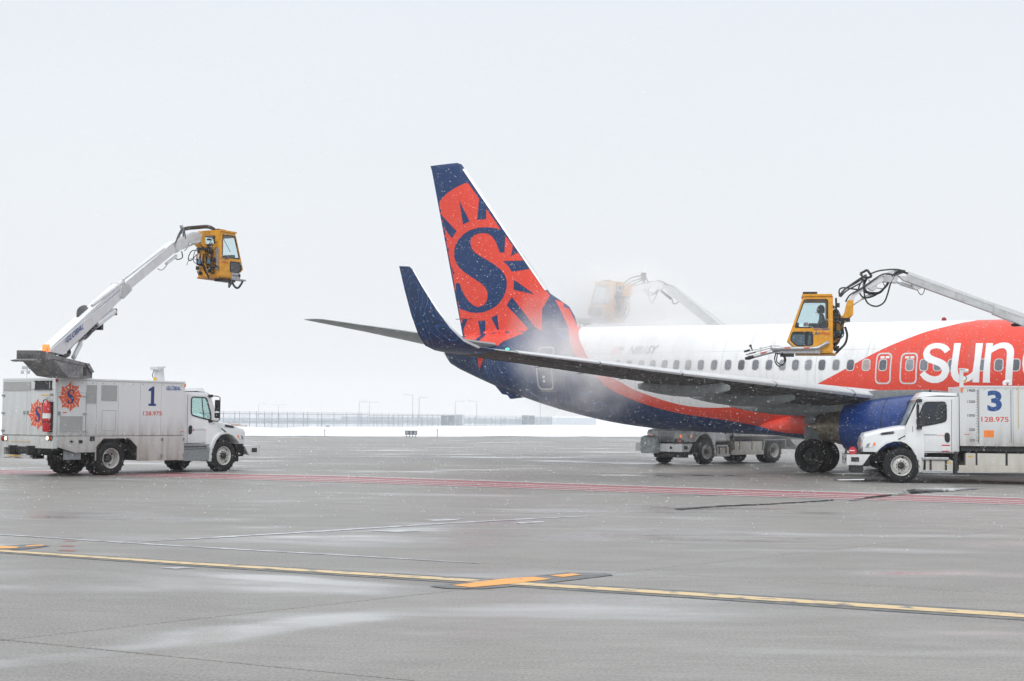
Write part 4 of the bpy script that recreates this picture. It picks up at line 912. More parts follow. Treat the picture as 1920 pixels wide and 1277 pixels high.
        hd = MB().prism(smooth_poly([(3.14, 1.44), (3.0, 1.44), (2.99, 1.2), (3.06, 1.15), (3.14, 1.22)]), s * 1.03, s * 1.045).build('door_handle', 'black', cs)
        MB().bx(2.83, 2.76, s * 1.0, s * .97, .92, 2.44).build('rear_pillar', 'cab_white', cs)
        # mirror
        mr_ = MB(); mr_.tube([(3.84, s * 1.05, 2.36), (3.90, s * 1.34, 2.34), (3.92, s * 1.40, 2.3), (3.92, s * 1.40, 1.62), (3.90, s * 1.34, 1.57), (3.86, s * 1.05, 1.58)], .016, 7)
        mo = mr_.build('mirror', 'black', t, smooth=True)
        MB().box((3.90, s * 1.30, 2.05), (.07, .17, .36)).build('mirror_head', 'black', mo, bevel=.025)
        MB().box((3.90, s * 1.30, 1.75), (.08, .17, .17)).build('mirror_head', 'black', mo, bevel=.03)
        MB().box((3.83, s * 1.07, 2.35), (.14, .09, .09)).build('mirror_bracket', 'black', mo, bevel=.02)
        MB().box((3.84, s * 1.07, 1.57), (.15, .08, .08)).build('mirror_bracket', 'black', mo, bevel=.02)
        MB().tube([(4.02, s * .99, 1.42), (4.03, s * 1.02, 1.62)], .012, 6).build('grab_pole', 'black', t)
    sh = MB()
    sh.grid([[(x, -1.0, z), (x, -.5, z + .02), (x, .5, z + .02), (x, 1.0, z)] for x, z in ((3.86, 2.385), (3.72, 2.46), (3.3, 2.50), (2.78, 2.48))], closed=False)
    sh.bx(2.74, 2.78, -1., 1., .9, 2.47); sh.bx(2.76, 4.1, -.99, .99, .86, .90); sh.grid([[(3.88, -1.0, 2.37), (3.88, 1.0, 2.37)], [(3.81, -.99, 2.45), (3.81, .99, 2.45)]], closed=False)
    sh.prism([(3.84, 2.44), (3.70, 2.60), (2.76, 2.57), (2.76, 2.46)], -.86, .86)                      # roof fairing
    sh.bx(4.10, 4.22, -.97, .97, 1.28, 1.62)
    sh.build('cab_roof', 'cab_white', t, smooth=True, bevel=.012)
    inn = MB(); inn.bx(2.80, 2.83, -.98, .98, .9, 2.4); inn.bx(3.75, 4.08, -.95, .95, 1.1, 1.62); inn.build('dashboard', 'dark_frame', t, bevel=.02)
    for s in (1, -1): MB().bx(2.95, 3.42, s * .2, s * .7, 1.0, 1.35).bx(2.88, 3.0, s * .22, s * .68, 1.3, 1.78).build('seat', 'cloth_dark', t, bevel=.04)
    ws = MB(); ws.grid([[(4.205, -.96, 1.63), (4.27, -.5, 1.63), (4.30, 0, 1.63), (4.27, .5, 1.63), (4.205, .96, 1.63)], [(3.87, -.94, 2.37), (3.93, -.5, 2.375), (3.95, 0, 2.38), (3.93, .5, 2.375), (3.87, .94, 2.37)]], closed=False)
    ws.build('windscreen', 'windscreen', t, smooth=True)
    for s in (1, -1): MB().tube([(4.215, s * .985, 1.64), (3.875, s * .965, 2.385)], .022, 6).build('window_pillar', 'black' if s else 'black', t)
    for y_ in (.1, -.6): MB().tube([(4.30, y_, 1.65), (4.2, y_ + .45, 1.85)], .008, 5).build('wiper', 'black', t)
    MB().tube([(3.5, .8, 2.58), (3.5, .8, 2.66)], .03, 8).build('antenna', 'black', t)
def bumper(t, blocks=True):
    b = MB()
    for s in (1, -1): b.prism([(5.86, .80), (5.20, .80), (5.42, .49), (5.86, .49)], s * 1.16, s * 1.10)
    b.bx(5.82, 5.86, -1.16, 1.16, .49, .80); b.bx(5.44, 5.84, -1.12, 1.12, .77, .795)
    bo = b.build('bumper', 'cab_white', t, bevel=.008)
    for s in (1, -1):
        w_ = MB().prism(rrect(5.52, 5.74, .59, .72, .012), s * 1.16, s * 1.168).build('marker_light', 'black', bo)
        MB().prism(rrect(5.54, 5.72, .60, .71, .008), s * 1.168, s * 1.171).build('lens', 'dark_frame', w_)
        MB().lathe([(0, .055), (.02, .055), (.02, .001)], (5.86, s * .62, .645), (1, 0, 0), 14).build('fog_light', 'dark_frame', bo)
    MB().bx(5.40, 5.72, -.35, 1.10 if blocks else .35, .27, .49).build('step_plate', 'dark_frame', t, bevel=.01)
    MB().bx(5.2, 5.5, -.8, .8, .45, .85).build('radiator_guard', 'dark_frame', t)
def chassis(t, x0=-2.4):
    c = MB(); c.bx(x0, 5.4, -.45, -.37, .62, .87); c.bx(x0, 5.4, .37, .45, .62, .87)
    for x in np.arange(x0 + .2, 5.2, 1.1): c.bx(x, x + .1, -.37, .37, .66, .84)
    c.tube([(4.35, -.95, .5), (4.35, .95, .5)], .065, 8); c.tube([(0, -.85, .5), (0, .85, .5)], .09, 8); c.lathe([(-.22, .1), (-.12, .2), (.12, .2), (.22, .1)], (0, 0, .5), (0, 1, 0), 14, cap=True)
    c.tube([(0, 0, .55), (3.2, 0, .72)], .05, 8); c.bx(3.2, 4.6, -.3, .3, .55, 1.0)
    c.build('chassis', 'dark_frame', t, smooth=True, ang=30)
    for x in (4.35, 0.):
        for s in (1, -1): MB().curve([(x - .5, s * .41, .62), (x, s * .41, .48), (x + .5, s * .41, .62)], .035, 6).build('leaf_spring', 'dark_frame', t)

# basket (operator cab on the boom tip). local: x forward, z up, origin at rear of floor
def make_basket(parent, mtx, kind):
    bk = empty('basket'); bk.parent = parent; bk.matrix_local = mtx
    side = [(0, .02), (0, 1.62), (.03, 1.66), (.80, 1.66), (.85, 1.60), (1.29, .38), (1.27, .34), (1.06, .16), (1.0, .02)]
    w1 = round_poly([(.80, 1.56), (.13, 1.56), (.13, .74), (1.08, .74)], .06); w2 = round_poly([(1.14, .61), (.56, .61), (.56, .22), (1.03, .20), (1.21, .38)], .06)
    for s in (1, -1):
        sp_ = MB().prism(side, s * .52, s * .50, holes=[w1, w2]).build('cab_side', 'yellow', bk, bevel=.004)
        for w_ in (w1, w2):
            MB().prism(offset_poly(w_, .012), s * .515, s * .53, holes=[offset_poly(w_, -.02)]).build('window_seal', 'black', bk)
            MB().prism(offset_poly(w_, -.01), s * .505, s * .51).build('window', 'glass_clear' if w_ is w1 else 'glass_dark', bk)
    sh = MB(); sh.bx(-.0, .86, -.56, .56, 1.66, 1.72); sh.bx(.0, 1.06, -.52, .52, 0, .05)
    sh.prism([(.80, 1.66), (.85, 1.60), (.82, 1.50), (.78, 1.50)], -.5, .5); sh.prism([(1.29, .38), (1.14, .80), (1.11, .80), (1.25, .38)], -.5, .5)
    sh.prism([(1.29, .38), (1.27, .34), (1.06, .16), (1.0, .02), (.96, .02), (1.04, .18), (1.25, .38)], -.5, .5)
    for s in (1, -1): sh.prism([(.84, 1.60), (1.14, .80), (1.10, .80), (.80, 1.58)], s * .5, s * .45)
    # rear wall with window
    b0 = len(sh.v); sh.prism(rrect(-.5, .5, .02, 1.66, .01), 0, .02, holes=[rrect(-.30, .30, 1.22, 1.52, .04)]); sh.xform(Matrix.Rotation(R(90), 4, 'Z'), b0)
    sh.build('cab_shell', 'yellow', bk, bevel=.006)
    wr_ = MB(); wr_.prism(rrect(-.29, .29, 1.23, 1.51, .04), -.004, .004); wr_.xform(Matrix.Rotation(R(90), 4, 'Z')); wr_.build('rear_window', 'glass_clear', bk)
    MB().add([(.84, -.46, 1.57), (1.13, -.46, .80), (1.13, .46, .80), (.84, .46, 1.57)], [(0, 1, 2, 3)]).build('windscreen', 'glass_clear', bk)
    MB().tube([(.87, .1, 1.52), (1.05, -.1, 1.02)], .012, 5).build('wiper', 'black', bk)
    MB().box((.62, 0, 1.80), (.42, .10, .06)).box((.5, 0, 1.75), (.05, .05, .08)).build('light_bar', 'black', bk, bevel=.01)
    MB().bx(.10, .50, -.25, .25, .05, .50).bx(.06, .14, -.22, .22, .45, .88).build('seat', 'cloth_dark', bk, bevel=.03)
    MB().bx(.95, 1.10, -.30, .30, .60, .90).build('console', 'dark_frame', bk, bevel=.02)
    MB().bx(.13, 1.05, .43, .49, .70, .76).bx(.13, 1.05, -.49, -.43, .70, .76).build('arm_rest', 'yellow_dark', bk)
    MB().tube([(.66, .2, .55), (.64, .2, .86)], .015, 6).tube([(.66, -.2, .55), (.64, -.2, .86)], .015, 6).build('joystick', 'black', bk)
    # machinery on the back
    ms = MB(); ms.prism([(-.02, .95), (-.02, 1.05), (-.34, 1.12), (-.40, 1.24), (-.46, 1.54), (-.60, 1.56), (-.62, 1.14), (-.52, 1.02), (-.36, .88), (-.30, .55), (-.16, .35), (-.02, .3)], -.10, .10)
    ms.prism([(-.30, 1.05), (-.38, 1.22), (-.46, 1.56), (-.63, 1.57), (-.62, 1.14), (-.44, 1.02)], -.17, -.14); ms.prism([(-.30, 1.05), (-.38, 1.22), (-.46, 1.56), (-.63, 1.57), (-.62, 1.14), (-.44, 1.02)], .14, .17)
    ms.build('mount_bracket', 'yellow', bk, bevel=.008)
    MB().lathe([(-.04, .24), (.06, .24), (.06, .001)], (-.30, 0, .98), (0, 0, 1), 24).lathe([(-.04, .24), (-.04, .001)], (-.30, 0, .98), (0, 0, 1), 24).build('rotator', 'black', bk, smooth=True)
    MB().lathe([(0, .07), (.16, .07), (.17, .05)], (-.24, -.20, .62), (0, 0, -1), 14, cap=True).build('motor', 'blue_motor', bk, smooth=True)
    MB().lathe([(0, .08), (.18, .08)], (-.20, .26, .66), (0, 0, -1), 14, cap=True).build('motor', 'blue_motor', bk, smooth=True)
    rnd = random.Random(5)
    for k in range(30): MB().box((-.05 - rnd.random() * .14, rnd.uniform(-.42, .42), rnd.uniform(.12, 1.45)), (rnd.uniform(.04, .12), rnd.uniform(.04, .14), rnd.uniform(.04, .2))).build('valve_block', 'dark_frame', bk, bevel=.006)
    hs = MB()
    for k in range(14):
        y0 = rnd.uniform(-.42, .42); z0 = rnd.uniform(1.0, 1.55); z1 = rnd.uniform(.1, .6)
        hs.curve([(-.05, y0, z0), (-.16 - rnd.random() * .18, y0 + rnd.uniform(-.1, .1), (z0 + z1) / 2 + .2), (-.2 - rnd.random() * .16, y0 + rnd.uniform(-.15, .15), (z0 + z1) / 2 - .2), (-.06, y0 + rnd.uniform(-.2, .2), z1)], .014, 6, 5)
    hs.curve([(-.40, -.1, .8), (-.46, -.12, .55), (-.40, -.12, .30), (-.22, -.1, .1), (-.08, -.1, -.05)], .035, 7); hs.curve([(-.12, .3, 1.62), (-.12, .33, 1.3), (-.1, .3, .7)], .03, 7)
    hs.build('hose', 'hose', bk, smooth=True)
    MB().tube([(-.06, -.47, .25), (-.06, -.47, 1.05)], .022, 7).tube([(-.06, -.40, .25), (-.06, -.40, 1.05)], .022, 7).build('gas_strut', 'steel', bk, smooth=True)
    MB().bx(-.12, 1.05, -.46, .46, -.05, 0).build('floor_plate', 'yellow_dark', bk, bevel=.005)
    if kind == 'long':
        y = .60
        nz_ = MB(); nz_.tube(catmull([(.12, y - .06, .30), (.22, y, .25), (.36, y, .17), (.50, y, .13), (1.0, y, .12), (1.58, y, .12)], 5), .055, 12)
        nz_.tube([(1.5, y - .02, .12), (1.72, y - .02, .12)], .095, 14)
        nz_.bx(.35, 1.75, .44, .58, -.02, .15)
        nz_.tube([(1.72, y, .03), (2.28, y - .02, -.12)], .05, 12); nz_.tube([(1.75, y, .20), (2.36, y, .06)], .018, 8); nz_.tube([(1.75, y - .06, .14), (2.40, y - .06, -.02)], .012, 8)
        nz_.bx(1.74, 1.78, y - .08, y + .03, .0, .22); nz_.bx(2.05, 2.07, y - .05, y + .03, -.08, .16)
        no = nz_.build('nozzle_arm', 'steel', bk, smooth=True, ang=40)
        MB().tube([(2.26, y - .02, -.115), (2.40, y - .02, -.155), (2.52, y - .02, -.18)], [.05, .06, .035], 12).box((2.46, y, .05), (.18, .06, .06), Matrix.Rotation(R(15), 3, 'Y')).box((2.36, y, .20), (.07, .06, .06)).tube([(2.36, y, .2), (2.30, y, .06)], .02).tube([(2.2, y, .0), (2.5, y - .03, -.06)], .012).build('nozzle', 'black', no, smooth=True, ang=30)
        for x in (.62, 1.18): MB().box((x + .12, y + .05, .135), (.17, .012, .035)).build('warning_label', 'txt_red', no)
        MB().box((1.98, y + .045, .0), (.17, .012, .035), Matrix.Rotation(R(14), 3, 'Y')).build('warning_label', 'txt_red', no)
        MB().curve([(1.62, y, .0), (1.66, y, -.22), (1.54, y + .02, -.40), (1.38, y, -.30), (1.42, y - .02, -.08), (1.62, y, -.02)], .02, 7).curve([(1.45, y + .05, .0), (1.34, y + .05, -.2), (1.44, y + .05, -.36), (1.6, y + .05, -.26), (1.58, y + .05, -.05)], .018, 7).bx(1.1, 1.5, .44, .56, -.12, -.02).build('nozzle_hose', 'hose', bk, smooth=True, ang=40)
    else:
        y = -.40
        MB().bx(.62, 1.10, -.56, -.50, -.02, .20).bx(.62, 1.42, -.56, -.30, -.06, .0).build('nozzle_arm', 'steel', bk, bevel=.01)
        for x in (.70, .79, .88, .97): MB().lathe([(0, .028), (.004, .028), (.004, .001)], (x, -.561, .10), (0, -1, 0), 10).build('hole', 'black', bk)
        MB().lathe([(0, .05), (.012, .05), (.012, .001)], (1.05, -.561, .12), (0, -1, 0), 12).build('hole', 'black', bk)
        MB().tube([(.72, -.45, -.06), (.60, -.5, -.22), (.52, -.52, -.36)], [.05, .07, .03], 10).bx(.2, .9, -.5, -.1, -.14, -.05).build('nozzle', 'black', bk, smooth=True, ang=30)
        MB().curve([(.75, -.45, -.1), (.86, -.5, -.3), (1.05, -.5, -.33), (1.22, -.5, -.18), (1.32, -.5, -.04)], .04, 8).curve([(.3, .5, .6), (-.1, .8, .7), (-.25, .85, .45)], .01).build('nozzle_hose', 'hose', bk, smooth=True)
        MB().curve([(-.1, .5, 1.0), (-.2, .68, .96), (-.25, .78, .70), (-.2, .7, .62), (-.1, .5, .85)], .018, 6).build('loop_hose', 'hose', bk)
    return bk
def seg(mb, a, b, h, w, y=0.):
    """rectangular box beam from a to b in the x, z plane"""
    a, b = Vector((a[0], y, a[1])), Vector((b[0], y, b[1])); d = b - a; ang = math.atan2(d.z, d.x)
    mb.box((a + b) / 2, (d.length, w, h), Matrix.Rotation(-ang, 3, 'Y'))
def boom_hoses(t, pts_list, r=.022, mname='hose'):
    mb = MB()
    for pts in pts_list: mb.curve(pts, r, 7, 7)
    return mb.build('boom_hose', mname, t, smooth=True)

# ---- truck 1 (van body)
F1 = Frame(-12.47, 43.0, 0.93672)
t1 = empty('deicing_truck', F1.M, 'white box-bodied de-icing truck marked 1 with its boom raised forward', 'truck', 'de-icing trucks around the airliner')
make_cab(t1, alu_step=True); bumper(t1, False); chassis(t1, -2.3)
for s in (1, -1): add_wheel(t1, 4.35, s * 1.0, s); add_wheel(t1, 0, s * 1.02, s, rear=True, dual=True)
BW, BT, BS, BB = 1.22, 2.765, 1.135, .40
core = MB(); core.bx(-1.97, 2.63, -1.19, 1.19, BS, BT - .01); core.bx(-1.97, 2.63, -.5, .5, .9, BS); core.build('body', 'box_white', t1, bevel=.01)
MB().bx(-2.0, 2.67, -1.235, 1.235, BT - .05, BT + .005).build('roof_rail', 'box_white', t1, bevel=.008)
fy = lambda px, py, y=-1.22: F1.Y(px, py, y)
cuts = [103, 108, 161, 181, 222, 263, 302, 346.5]
xc = [fy(p, 760)[0] for p in cuts]; xc[0] = -2.0; xc[-1] = 2.67
for s in (-1, 1):
    for k in range(len(xc) - 1):
        MB().bx(xc[k] + .005, xc[k + 1] - .005, s * 1.19, s * 1.22, BS + .012, BT - .055).build('side_panel', 'box_white', t1, bevel=.003)
    # rivet rows and panel fasteners
    rv = MB()
    for zz in (BT - .12, BS + .05):
        for x in np.arange(-1.8, 2.6, .36): rv.lathe([(0, .017), (.008, .014), (.01, .001)], (x + random.uniform(-.03, .03), s * 1.22, zz), (0, s, 0), 6)
    rv.build('fastener', 'galv', t1)
def side_box(px0, px1, py0, py1, material, name, d=.012, parent=t1, y=-1.22, bev=.0):
    a = fy(px0, py0, y); b_ = fy(px1, py1, y); m_ = MB(); m_.bx(a[0], b_[0], y, y - d, b_[1], a[1]); return m_.build(name, material, parent, bevel=bev)
Z1 = lambda x, y: (x / 3.84, 660 + y / 3.84)
def sb(x0, y0, x1, y1, material, name, d=.012, **kw):
    a = Z1(x0, y0); b_ = Z1(x1, y1); return side_box(a[0], b_[0], a[1], b_[1], material, name, d, **kw)
for q in ((428, 462, 592, 576), (627, 238, 694, 372), (731, 238, 840, 350)): sb(*q, 'perforated', 'grille', .014)
def outline(x0, y0, x1, y1, name='door_seam'):
    a, b_ = fy(*Z1(x0, y0)), fy(*Z1(x1, y1)); m_ = MB(); w_ = .008
    m_.prism([(a[0], b_[1]), (b_[0], b_[1]), (b_[0], a[1]), (a[0], a[1])], -1.2205, -1.2235, holes=[[(a[0] + w_, b_[1] + w_), (b_[0] - w_, b_[1] + w_), (b_[0] - w_, a[1] - w_), (a[0] + w_, a[1] - w_)]])
    m_.build(name, 'galv', t1)
outline(415, 290, 617, 600); outline(735, 420, 832, 568, 'hatch_seam')
for q in ((597, 315, 622, 326), (597, 440, 624, 455), (597, 568, 622, 582)): sb(*q, 'steel', 'hinge', .02)
sb(417, 428, 434, 455, 'galv', 'latch', .02)
sb(452, 432, 480, 440, 'txt_red', 'warning_label', .003); sb(1296, 572, 1322, 577, 'txt_red', 'warning_label', .003)
sb(1327, 230, 1336, 252, 'orange', 'marker_light', .02); sb(400, 190, 410, 215, 'lamp_red', 'marker_light', .03)
# text on the side: the near side is the right-hand side, reading runs forward
a = fy(*Z1(1068, 388)); b_ = fy(*Z1(1125, 250))
slab1 = [(0, 0), (1, 0), (1, .12), (.75, .12), (.75, 1), (.5, 1), (.40, .96), (.0, .86), (.0, .76), (.32, .78), (.32, .12), (0, .12)]
MB().prism([(a[0] + (b_[0] - a[0]) * u, a[1] + (b_[1] - a[1]) * v) for u, v in slab1], -1.22, -1.2235).build('number_one', 'txt_navy', t1)
a = fy(*Z1(1030, 457)); b_ = fy(*Z1(1165, 425))
text('frequency', '128.975', (a[0], -1.2235, a[1]), (1, 0, 0), (0, 0, 1), b_[0] - a[0], b_[1] - a[1] - .01, 'txt_red', t1, .016)
a = fy(*Z1(1197, 275)); b_ = fy(*Z1(1303, 255))
text('maker_name', 'GLOBAL', (a[0], -1.2235, a[1]), (1, 0, 0), (0, 0, 1), b_[0] - a[0], .12, 'txt_blue', t1, .03, .3)
a = fy(*Z1(1390, 568), -1.04); text('operator_name', 'suncountry', (a[0] + .08, -1.036, a[1]), (1, 0, 0), (0, 0, 1), .40, .055, 'steel', t1)
MB().bx(a[0], a[0] + .05, -1.034, -1.036, a[1], a[1] + .06).build('operator_mark', 'txt_red', t1)
text('operator_name', 'services', (a[0] + .50, -1.036, a[1]), (1, 0, 0), (0, 0, 1), .22, .045, 'decal_orange', t1)
c = fy(*Z1(506, 322)); emblem(t1, (c[0], -1.223, c[1]), (1, 0, 0), (0, 0, 1), .37, .38, (0, -1, 0))
# lower skirts with octagonal wheel opening
for s in (-1, 1):
    y0, y1 = s * 1.22, s * 1.19
    sk_ = MB(); sk_.prism([(-1.98, BS), (-.60, BS), (-.60, .68), (-1.30, .68), (-1.95, .86)], y0, y1); sk_.build('rear_skirt', 'skirt_white', t1, bevel=.004)
    MB().prism([(-.60, BS - .003), (.98, BS - .003), (.98, .40), (.90, .40), (.90, .82), (.60, 1.07), (-.32, 1.07), (-.56, .84), (-.56, .44), (-.60, .44)], y0 - s * .002, y1).build('wheel_surround', 'skirt_white', t1, bevel=.004)
    MB().prism([(-.62, 1.09), (.95, 1.09), (.95, .45), (.92, .45), (.92, .85), (.62, 1.08)], s * .6, s * .62).build('splash_guard', 'dark_frame', t1)
    MB().bx(-.55, .9, s * .55, s * 1.18, 1.08, 1.11).bx(.88, .91, s * .5, s * 1.18, .42, 1.1).build('wheel_liner', 'dark_frame', t1)
    for k in range(2):
        xa_, xb_ = .985 + k * .845, .985 + (k + 1) * .845 - .008
        MB().bx(xa_, xb_, y0, y1, BB, BS - .008).build('skirt_door', 'skirt_white', t1, bevel=.004)
        for zz in (.50, .98):
            MB().bx(xb_ - .05, xb_ + .03 if k == 0 else xb_, y0, y0 + s * .018, zz, zz + .09).build('hinge', 'galv', t1, bevel=.004)
for q in ((1010, 1.01), (0, 0)): pass
MB().bx(-1.18, -1.05, -1.222, -1.232, .94, 1.03).bx(-.80, -.64, -1.222, -1.236, 1.00, 1.13).build('socket', 'black', t1, bevel=.006)
MB().bx(-1.50, -1.36, -1.222, -1.24, .985, 1.0).bx(-1.44, -1.42, -1.222, -1.26, .96, 1.03).build('skirt_handle', 'dark_frame', t1)
MB().prism([(-1.5, .86), (-1.02, .66), (-1.02, .48), (-1.6, .48), (-1.6, .86)], -1.12, -1.1).build('mud_flap', 'galv', t1)
MB().bx(-2.0, .9, -.9, .9, .72, .9).build('rear_frame', 'dark_frame', t1)
# side step box under the cab
MB().bx(2.70, 3.72, -1.16, -.9, .36, .72).build('fuel_tank', 'galv', t1, bevel=.01)
MB().bx(2.70, 3.72, -1.18, -1.0, .73, .77).bx(2.70, 3.72, -1.18, -1.0, .80, .86).build('cab_step', 'galv', t1, bevel=.006)
MB().bx(2.70, 3.72, 1.16, .9, .36, .72).bx(2.70, 3.72, 1.18, 1.0, .73, .77).build('fuel_tank', 'galv', t1, bevel=.01)
# rear face
rx = lambda px, py, x=-2.0: F1.X(px, py, x)
ZR = lambda x, y: (x / 9.827, 700 + y / 9.827)
def rearbox(x0, y0, x1, y1, material, name, d=.012, xp=-2.0, parent=t1, bev=.0):
    a = rx(*ZR(x0, y0), xp); b_ = rx(*ZR(x1, y1), xp); m_ = MB(); m_.bx(xp, xp - d, a[0], b_[0], a[1], b_[1]); return m_.build(name, material, parent, bevel=bev)
MB().bx(-2.0, -1.97, -1.21, 1.21, 2.44, BT - .055).build('rear_header', 'rear_white', t1, bevel=.004)
ymid = rx(*ZR(490, 700))[0]
MB().bx(-2.0, -1.97, -1.16, ymid - .006, 1.17, 2.43).build('rear_door', 'rear_white', t1, bevel=.004)
MB().bx(-2.0, -1.97, ymid + .006, 1.16, 1.17, 2.43).build('rear_door', 'rear_white', t1, bevel=.004)
MB().bx(-2.0, -1.97, -1.21, -1.166, 1.15, 2.44).build('rear_post', 'rear_white', t1); MB().bx(-2.0, -1.97, 1.166, 1.21, 1.15, 2.44).build('rear_post', 'rear_white', t1)
rearbox(80, 155, 570, 325, 'perforated', 'grille'); rearbox(655, 145, 960, 290, 'black', 'vent_opening', .02)
rearbox(648, 138, 968, 150, 'exhaust_soot', 'vent_frame', .05); rearbox(648, 285, 968, 297, 'exhaust_soot', 'vent_frame', .05)
rearbox(925, 150, 935, 285, 'steel', 'vent_bar', .03)
for q in ((45, 392, 100, 425), (35, 715, 90, 748), (30, 1035, 85, 1070), (925, 370, 985, 410), (925, 1035, 975, 1075), (945, 698, 975, 735), (438, 695, 468, 750), (500, 690, 528, 750)): rearbox(*q, 'galv', 'hinge', .025, bev=.005)
rearbox(760, 393, 905, 412, 'marking_yellow', 'warning_label', .003)
for (x0, y0, x1, y1) in ((205, 1247, 558, 1262),): rearbox(x0, y0, x1, y1, 'marking_yellow', 'reflective_strip', .012, -2.06)
rb_ = MB().bx(-2.06, -1.9, -1.24, 1.24, .80, 1.13).build('rear_bumper', 'rear_white', t1, bevel=.01)
MB().bx(-2.06, -1.6, 1.0, 1.24, .5, .8).bx(-2.05, -1.95, -.2, 1.1, .52, .60).build('tow_bar', 'rear_white', t1, bevel=.006)
MB().bx(-2.07, -2.05, .25, .75, .55, .585).build('reflective_strip', 'marking_yellow', t1)
def lampdisc(px, py, material, r=.062):
    a = rx(*ZR(px, py), -2.06); o = MB().lathe([(0, r + .012), (.02, r + .012), (.02, .001)], (-2.06, a[0], a[1]), (-1, 0, 0), 20).build('tail_light', 'black', t1)
    MB().lathe([(.02, r), (.03, r * .9), (.036, .001)], (-2.06, a[0], a[1]), (-1, 0, 0), 20).build('lens', material, o, smooth=True)
lampdisc(58, 1197, 'lamp_red'); lampdisc(116, 1197, 'lamp_white_lit'); lampdisc(882, 1197, 'lamp_white_lit'); lampdisc(942, 1197, 'lamp_red')
c = rx(*ZR(700, 755)); emblem(t1, (-2.003, c[0], c[1]), (0, -1, 0), (0, 0, 1), .40, .40, (-1, 0, 0))
junk = MB(); rnd = random.Random(3)
for k in range(40): junk.box((rnd.uniform(-2.0, -.9), rnd.uniform(-.8, .8), rnd.uniform(.50, .82)), (rnd.uniform(.05, .3), rnd.uniform(.05, .3), rnd.uniform(.04, .16)))
junk.build('underbody', 'dark_frame', t1)
# fire extinguisher hanging on the rear door
ec = rx(*ZR(862, 790), -2.12)
fe = empty('fire_extinguisher', F1.M @ Matrix.Translation((-2.12, ec[0], ec[1])), 'red fire extinguisher hanging on the rear door of the box truck', 'fire extinguisher')
MB().lathe([(-.44, .001), (-.43, .10), (-.40, .115), (.28, .115), (.36, .09), (.40, .04), (.44, .035)], (0, 0, 0), (0, 0, 1), 24).build('cylinder', 'ext_red', fe, smooth=True)
MB().lathe([(-.06, .117), (.08, .117)], (0, 0, 0), (0, 0, 1), 24).build('label_band', 'decal_white', fe, smooth=True)
MB().tube([(0, 0, .44), (0, 0, .50)], .02).box((0, -.03, .53), (.03, .16, .02)).box((0, -.02, .50), (.03, .12, .015)).build('valve', 'steel', fe)
MB().curve([(0, .03, .47), (-.02, .14, .42), (-.02, .17, .2), (-.02, .165, -.2), (-.02, .13, -.3)], .016).build('hose', 'hose', fe, smooth=True)
MB().bx(.06, .12, -.12, .12, -.44, .40).lathe([(-.17, .12), (-.145, .12)], (0, 0, 0), (0, 0, 1), 20).build('bracket', 'black', fe)
# roof mast with work lamp
a = fy(296, 716, 0); MB().prism([fy(*q, -.6) for q in ((292.5, 716), (293.5, 690), (302, 690), (304.5, 716))], -.72, -.50).build('roof_mast', 'boom_white', t1, bevel=.01)
MB().prism([fy(*q, -.6) for q in ((287, 687.5), (287, 693), (292, 694), (303, 690), (304, 687))], -.78, -.46).build('mast_lamp', 'boom_white', t1, bevel=.01)
MB().curve([(*[fy(289, 693, -.6)[0]], -.6, fy(289, 693, -.6)[1]), (fy(286, 705, -.6)[0], -.6, fy(286, 705, -.6)[1]), (fy(291, 711, -.6)[0], -.6, fy(291, 711, -.6)[1])], .012).build('cable', 'hose', t1)
a = fy(290.5, 711, -.75); MB().lathe([(-.05, .05), (.05, .05)], (a[0], -.75, a[1]), (0, 0, 1), 10, cap=True).build('camera_head', 'marking_yellow', t1)
# turret
_pt = F1.M @ F1.on(138, 709, 2, 2.77)                            # where the turret stands on the roof
_pb = CPOS + ray(411.7, 518.5) * 53.3                            # lower rear corner of the basket
BH = R(60); _pm = _pb + Matrix.Rotation(BH, 3, 'Z') @ Vector((-.5, .52, 0))
B1 = Frame(_pt.x, _pt.y, math.atan2(_pm.y - _pt.y, _pm.x - _pt.x))
ZT = (20, 560, 7.98)
tp = lambda L, y: [B1.Y(*p, y) for p in Z(*ZT, L)]
tt = empty('turret'); tt.parent = t1; tt.matrix_local = F1.I @ B1.M
tur = MB(); tur.prism(tp([(560, 905), (470, 945), (670, 1160), (860, 1190), (1220, 1195), (1225, 1110), (1180, 975), (1125, 965), (1060, 1000), (640, 905)], -.26), -.26, .26); tur.build('turret_body', 'turret_grey', tt, bevel=.012)
tb = MB(); tb.prism(tp([(410, 778), (1135, 963), (1120, 1010), (640, 905), (470, 945), (345, 945), (300, 920), (415, 900)], -.28), -.28, .28); tb.build('turret_beam', 'turret_grey', tt, bevel=.012)
cw = tp([(145, 785), (410, 775), (415, 930), (340, 945), (145, 900)], -.28); xr_ = tp([(410, 778)], -.28)[0][0]
_yl = B1.X(38, 668, xr_)[0]
cwt = MB().bx(xr_ - .02, xr_ + .5, -.285, .285, tp([(300, 905)], -.28)[0][1] - .02, tp([(400, 778)], -.28)[0][1] + .01).build('counterweight', 'turret_dark', tt, bevel=.015)
zc0 = tp([(400, 860)], -.4)[0][1]
text('maker_name', 'GLOBAL', (xr_ - .024, .26, zc0 - .04), (0, -1, 0), (0, 0, 1), .50, .10, 'txt_black', tt, .02, .3)
MB().prism(tp([(430, 905), (475, 950), (670, 1160), (860, 1180), (640, 905)], -.264), -.266, -.26).build('soot_panel', 'turret_dark', tt)
MB().prism(tp([(1125, 962), (1180, 968), (1255, 1098), (1220, 1112)], -.32), -.32, .32).build('turret_hood', 'turret_grey', tt, bevel=.006)
MB().prism(tp([(1085, 1025), (1130, 1020), (1130, 1155), (1085, 1150)], -.26), -.27, -.26).build('vent_mesh', 'dark_frame', tt)
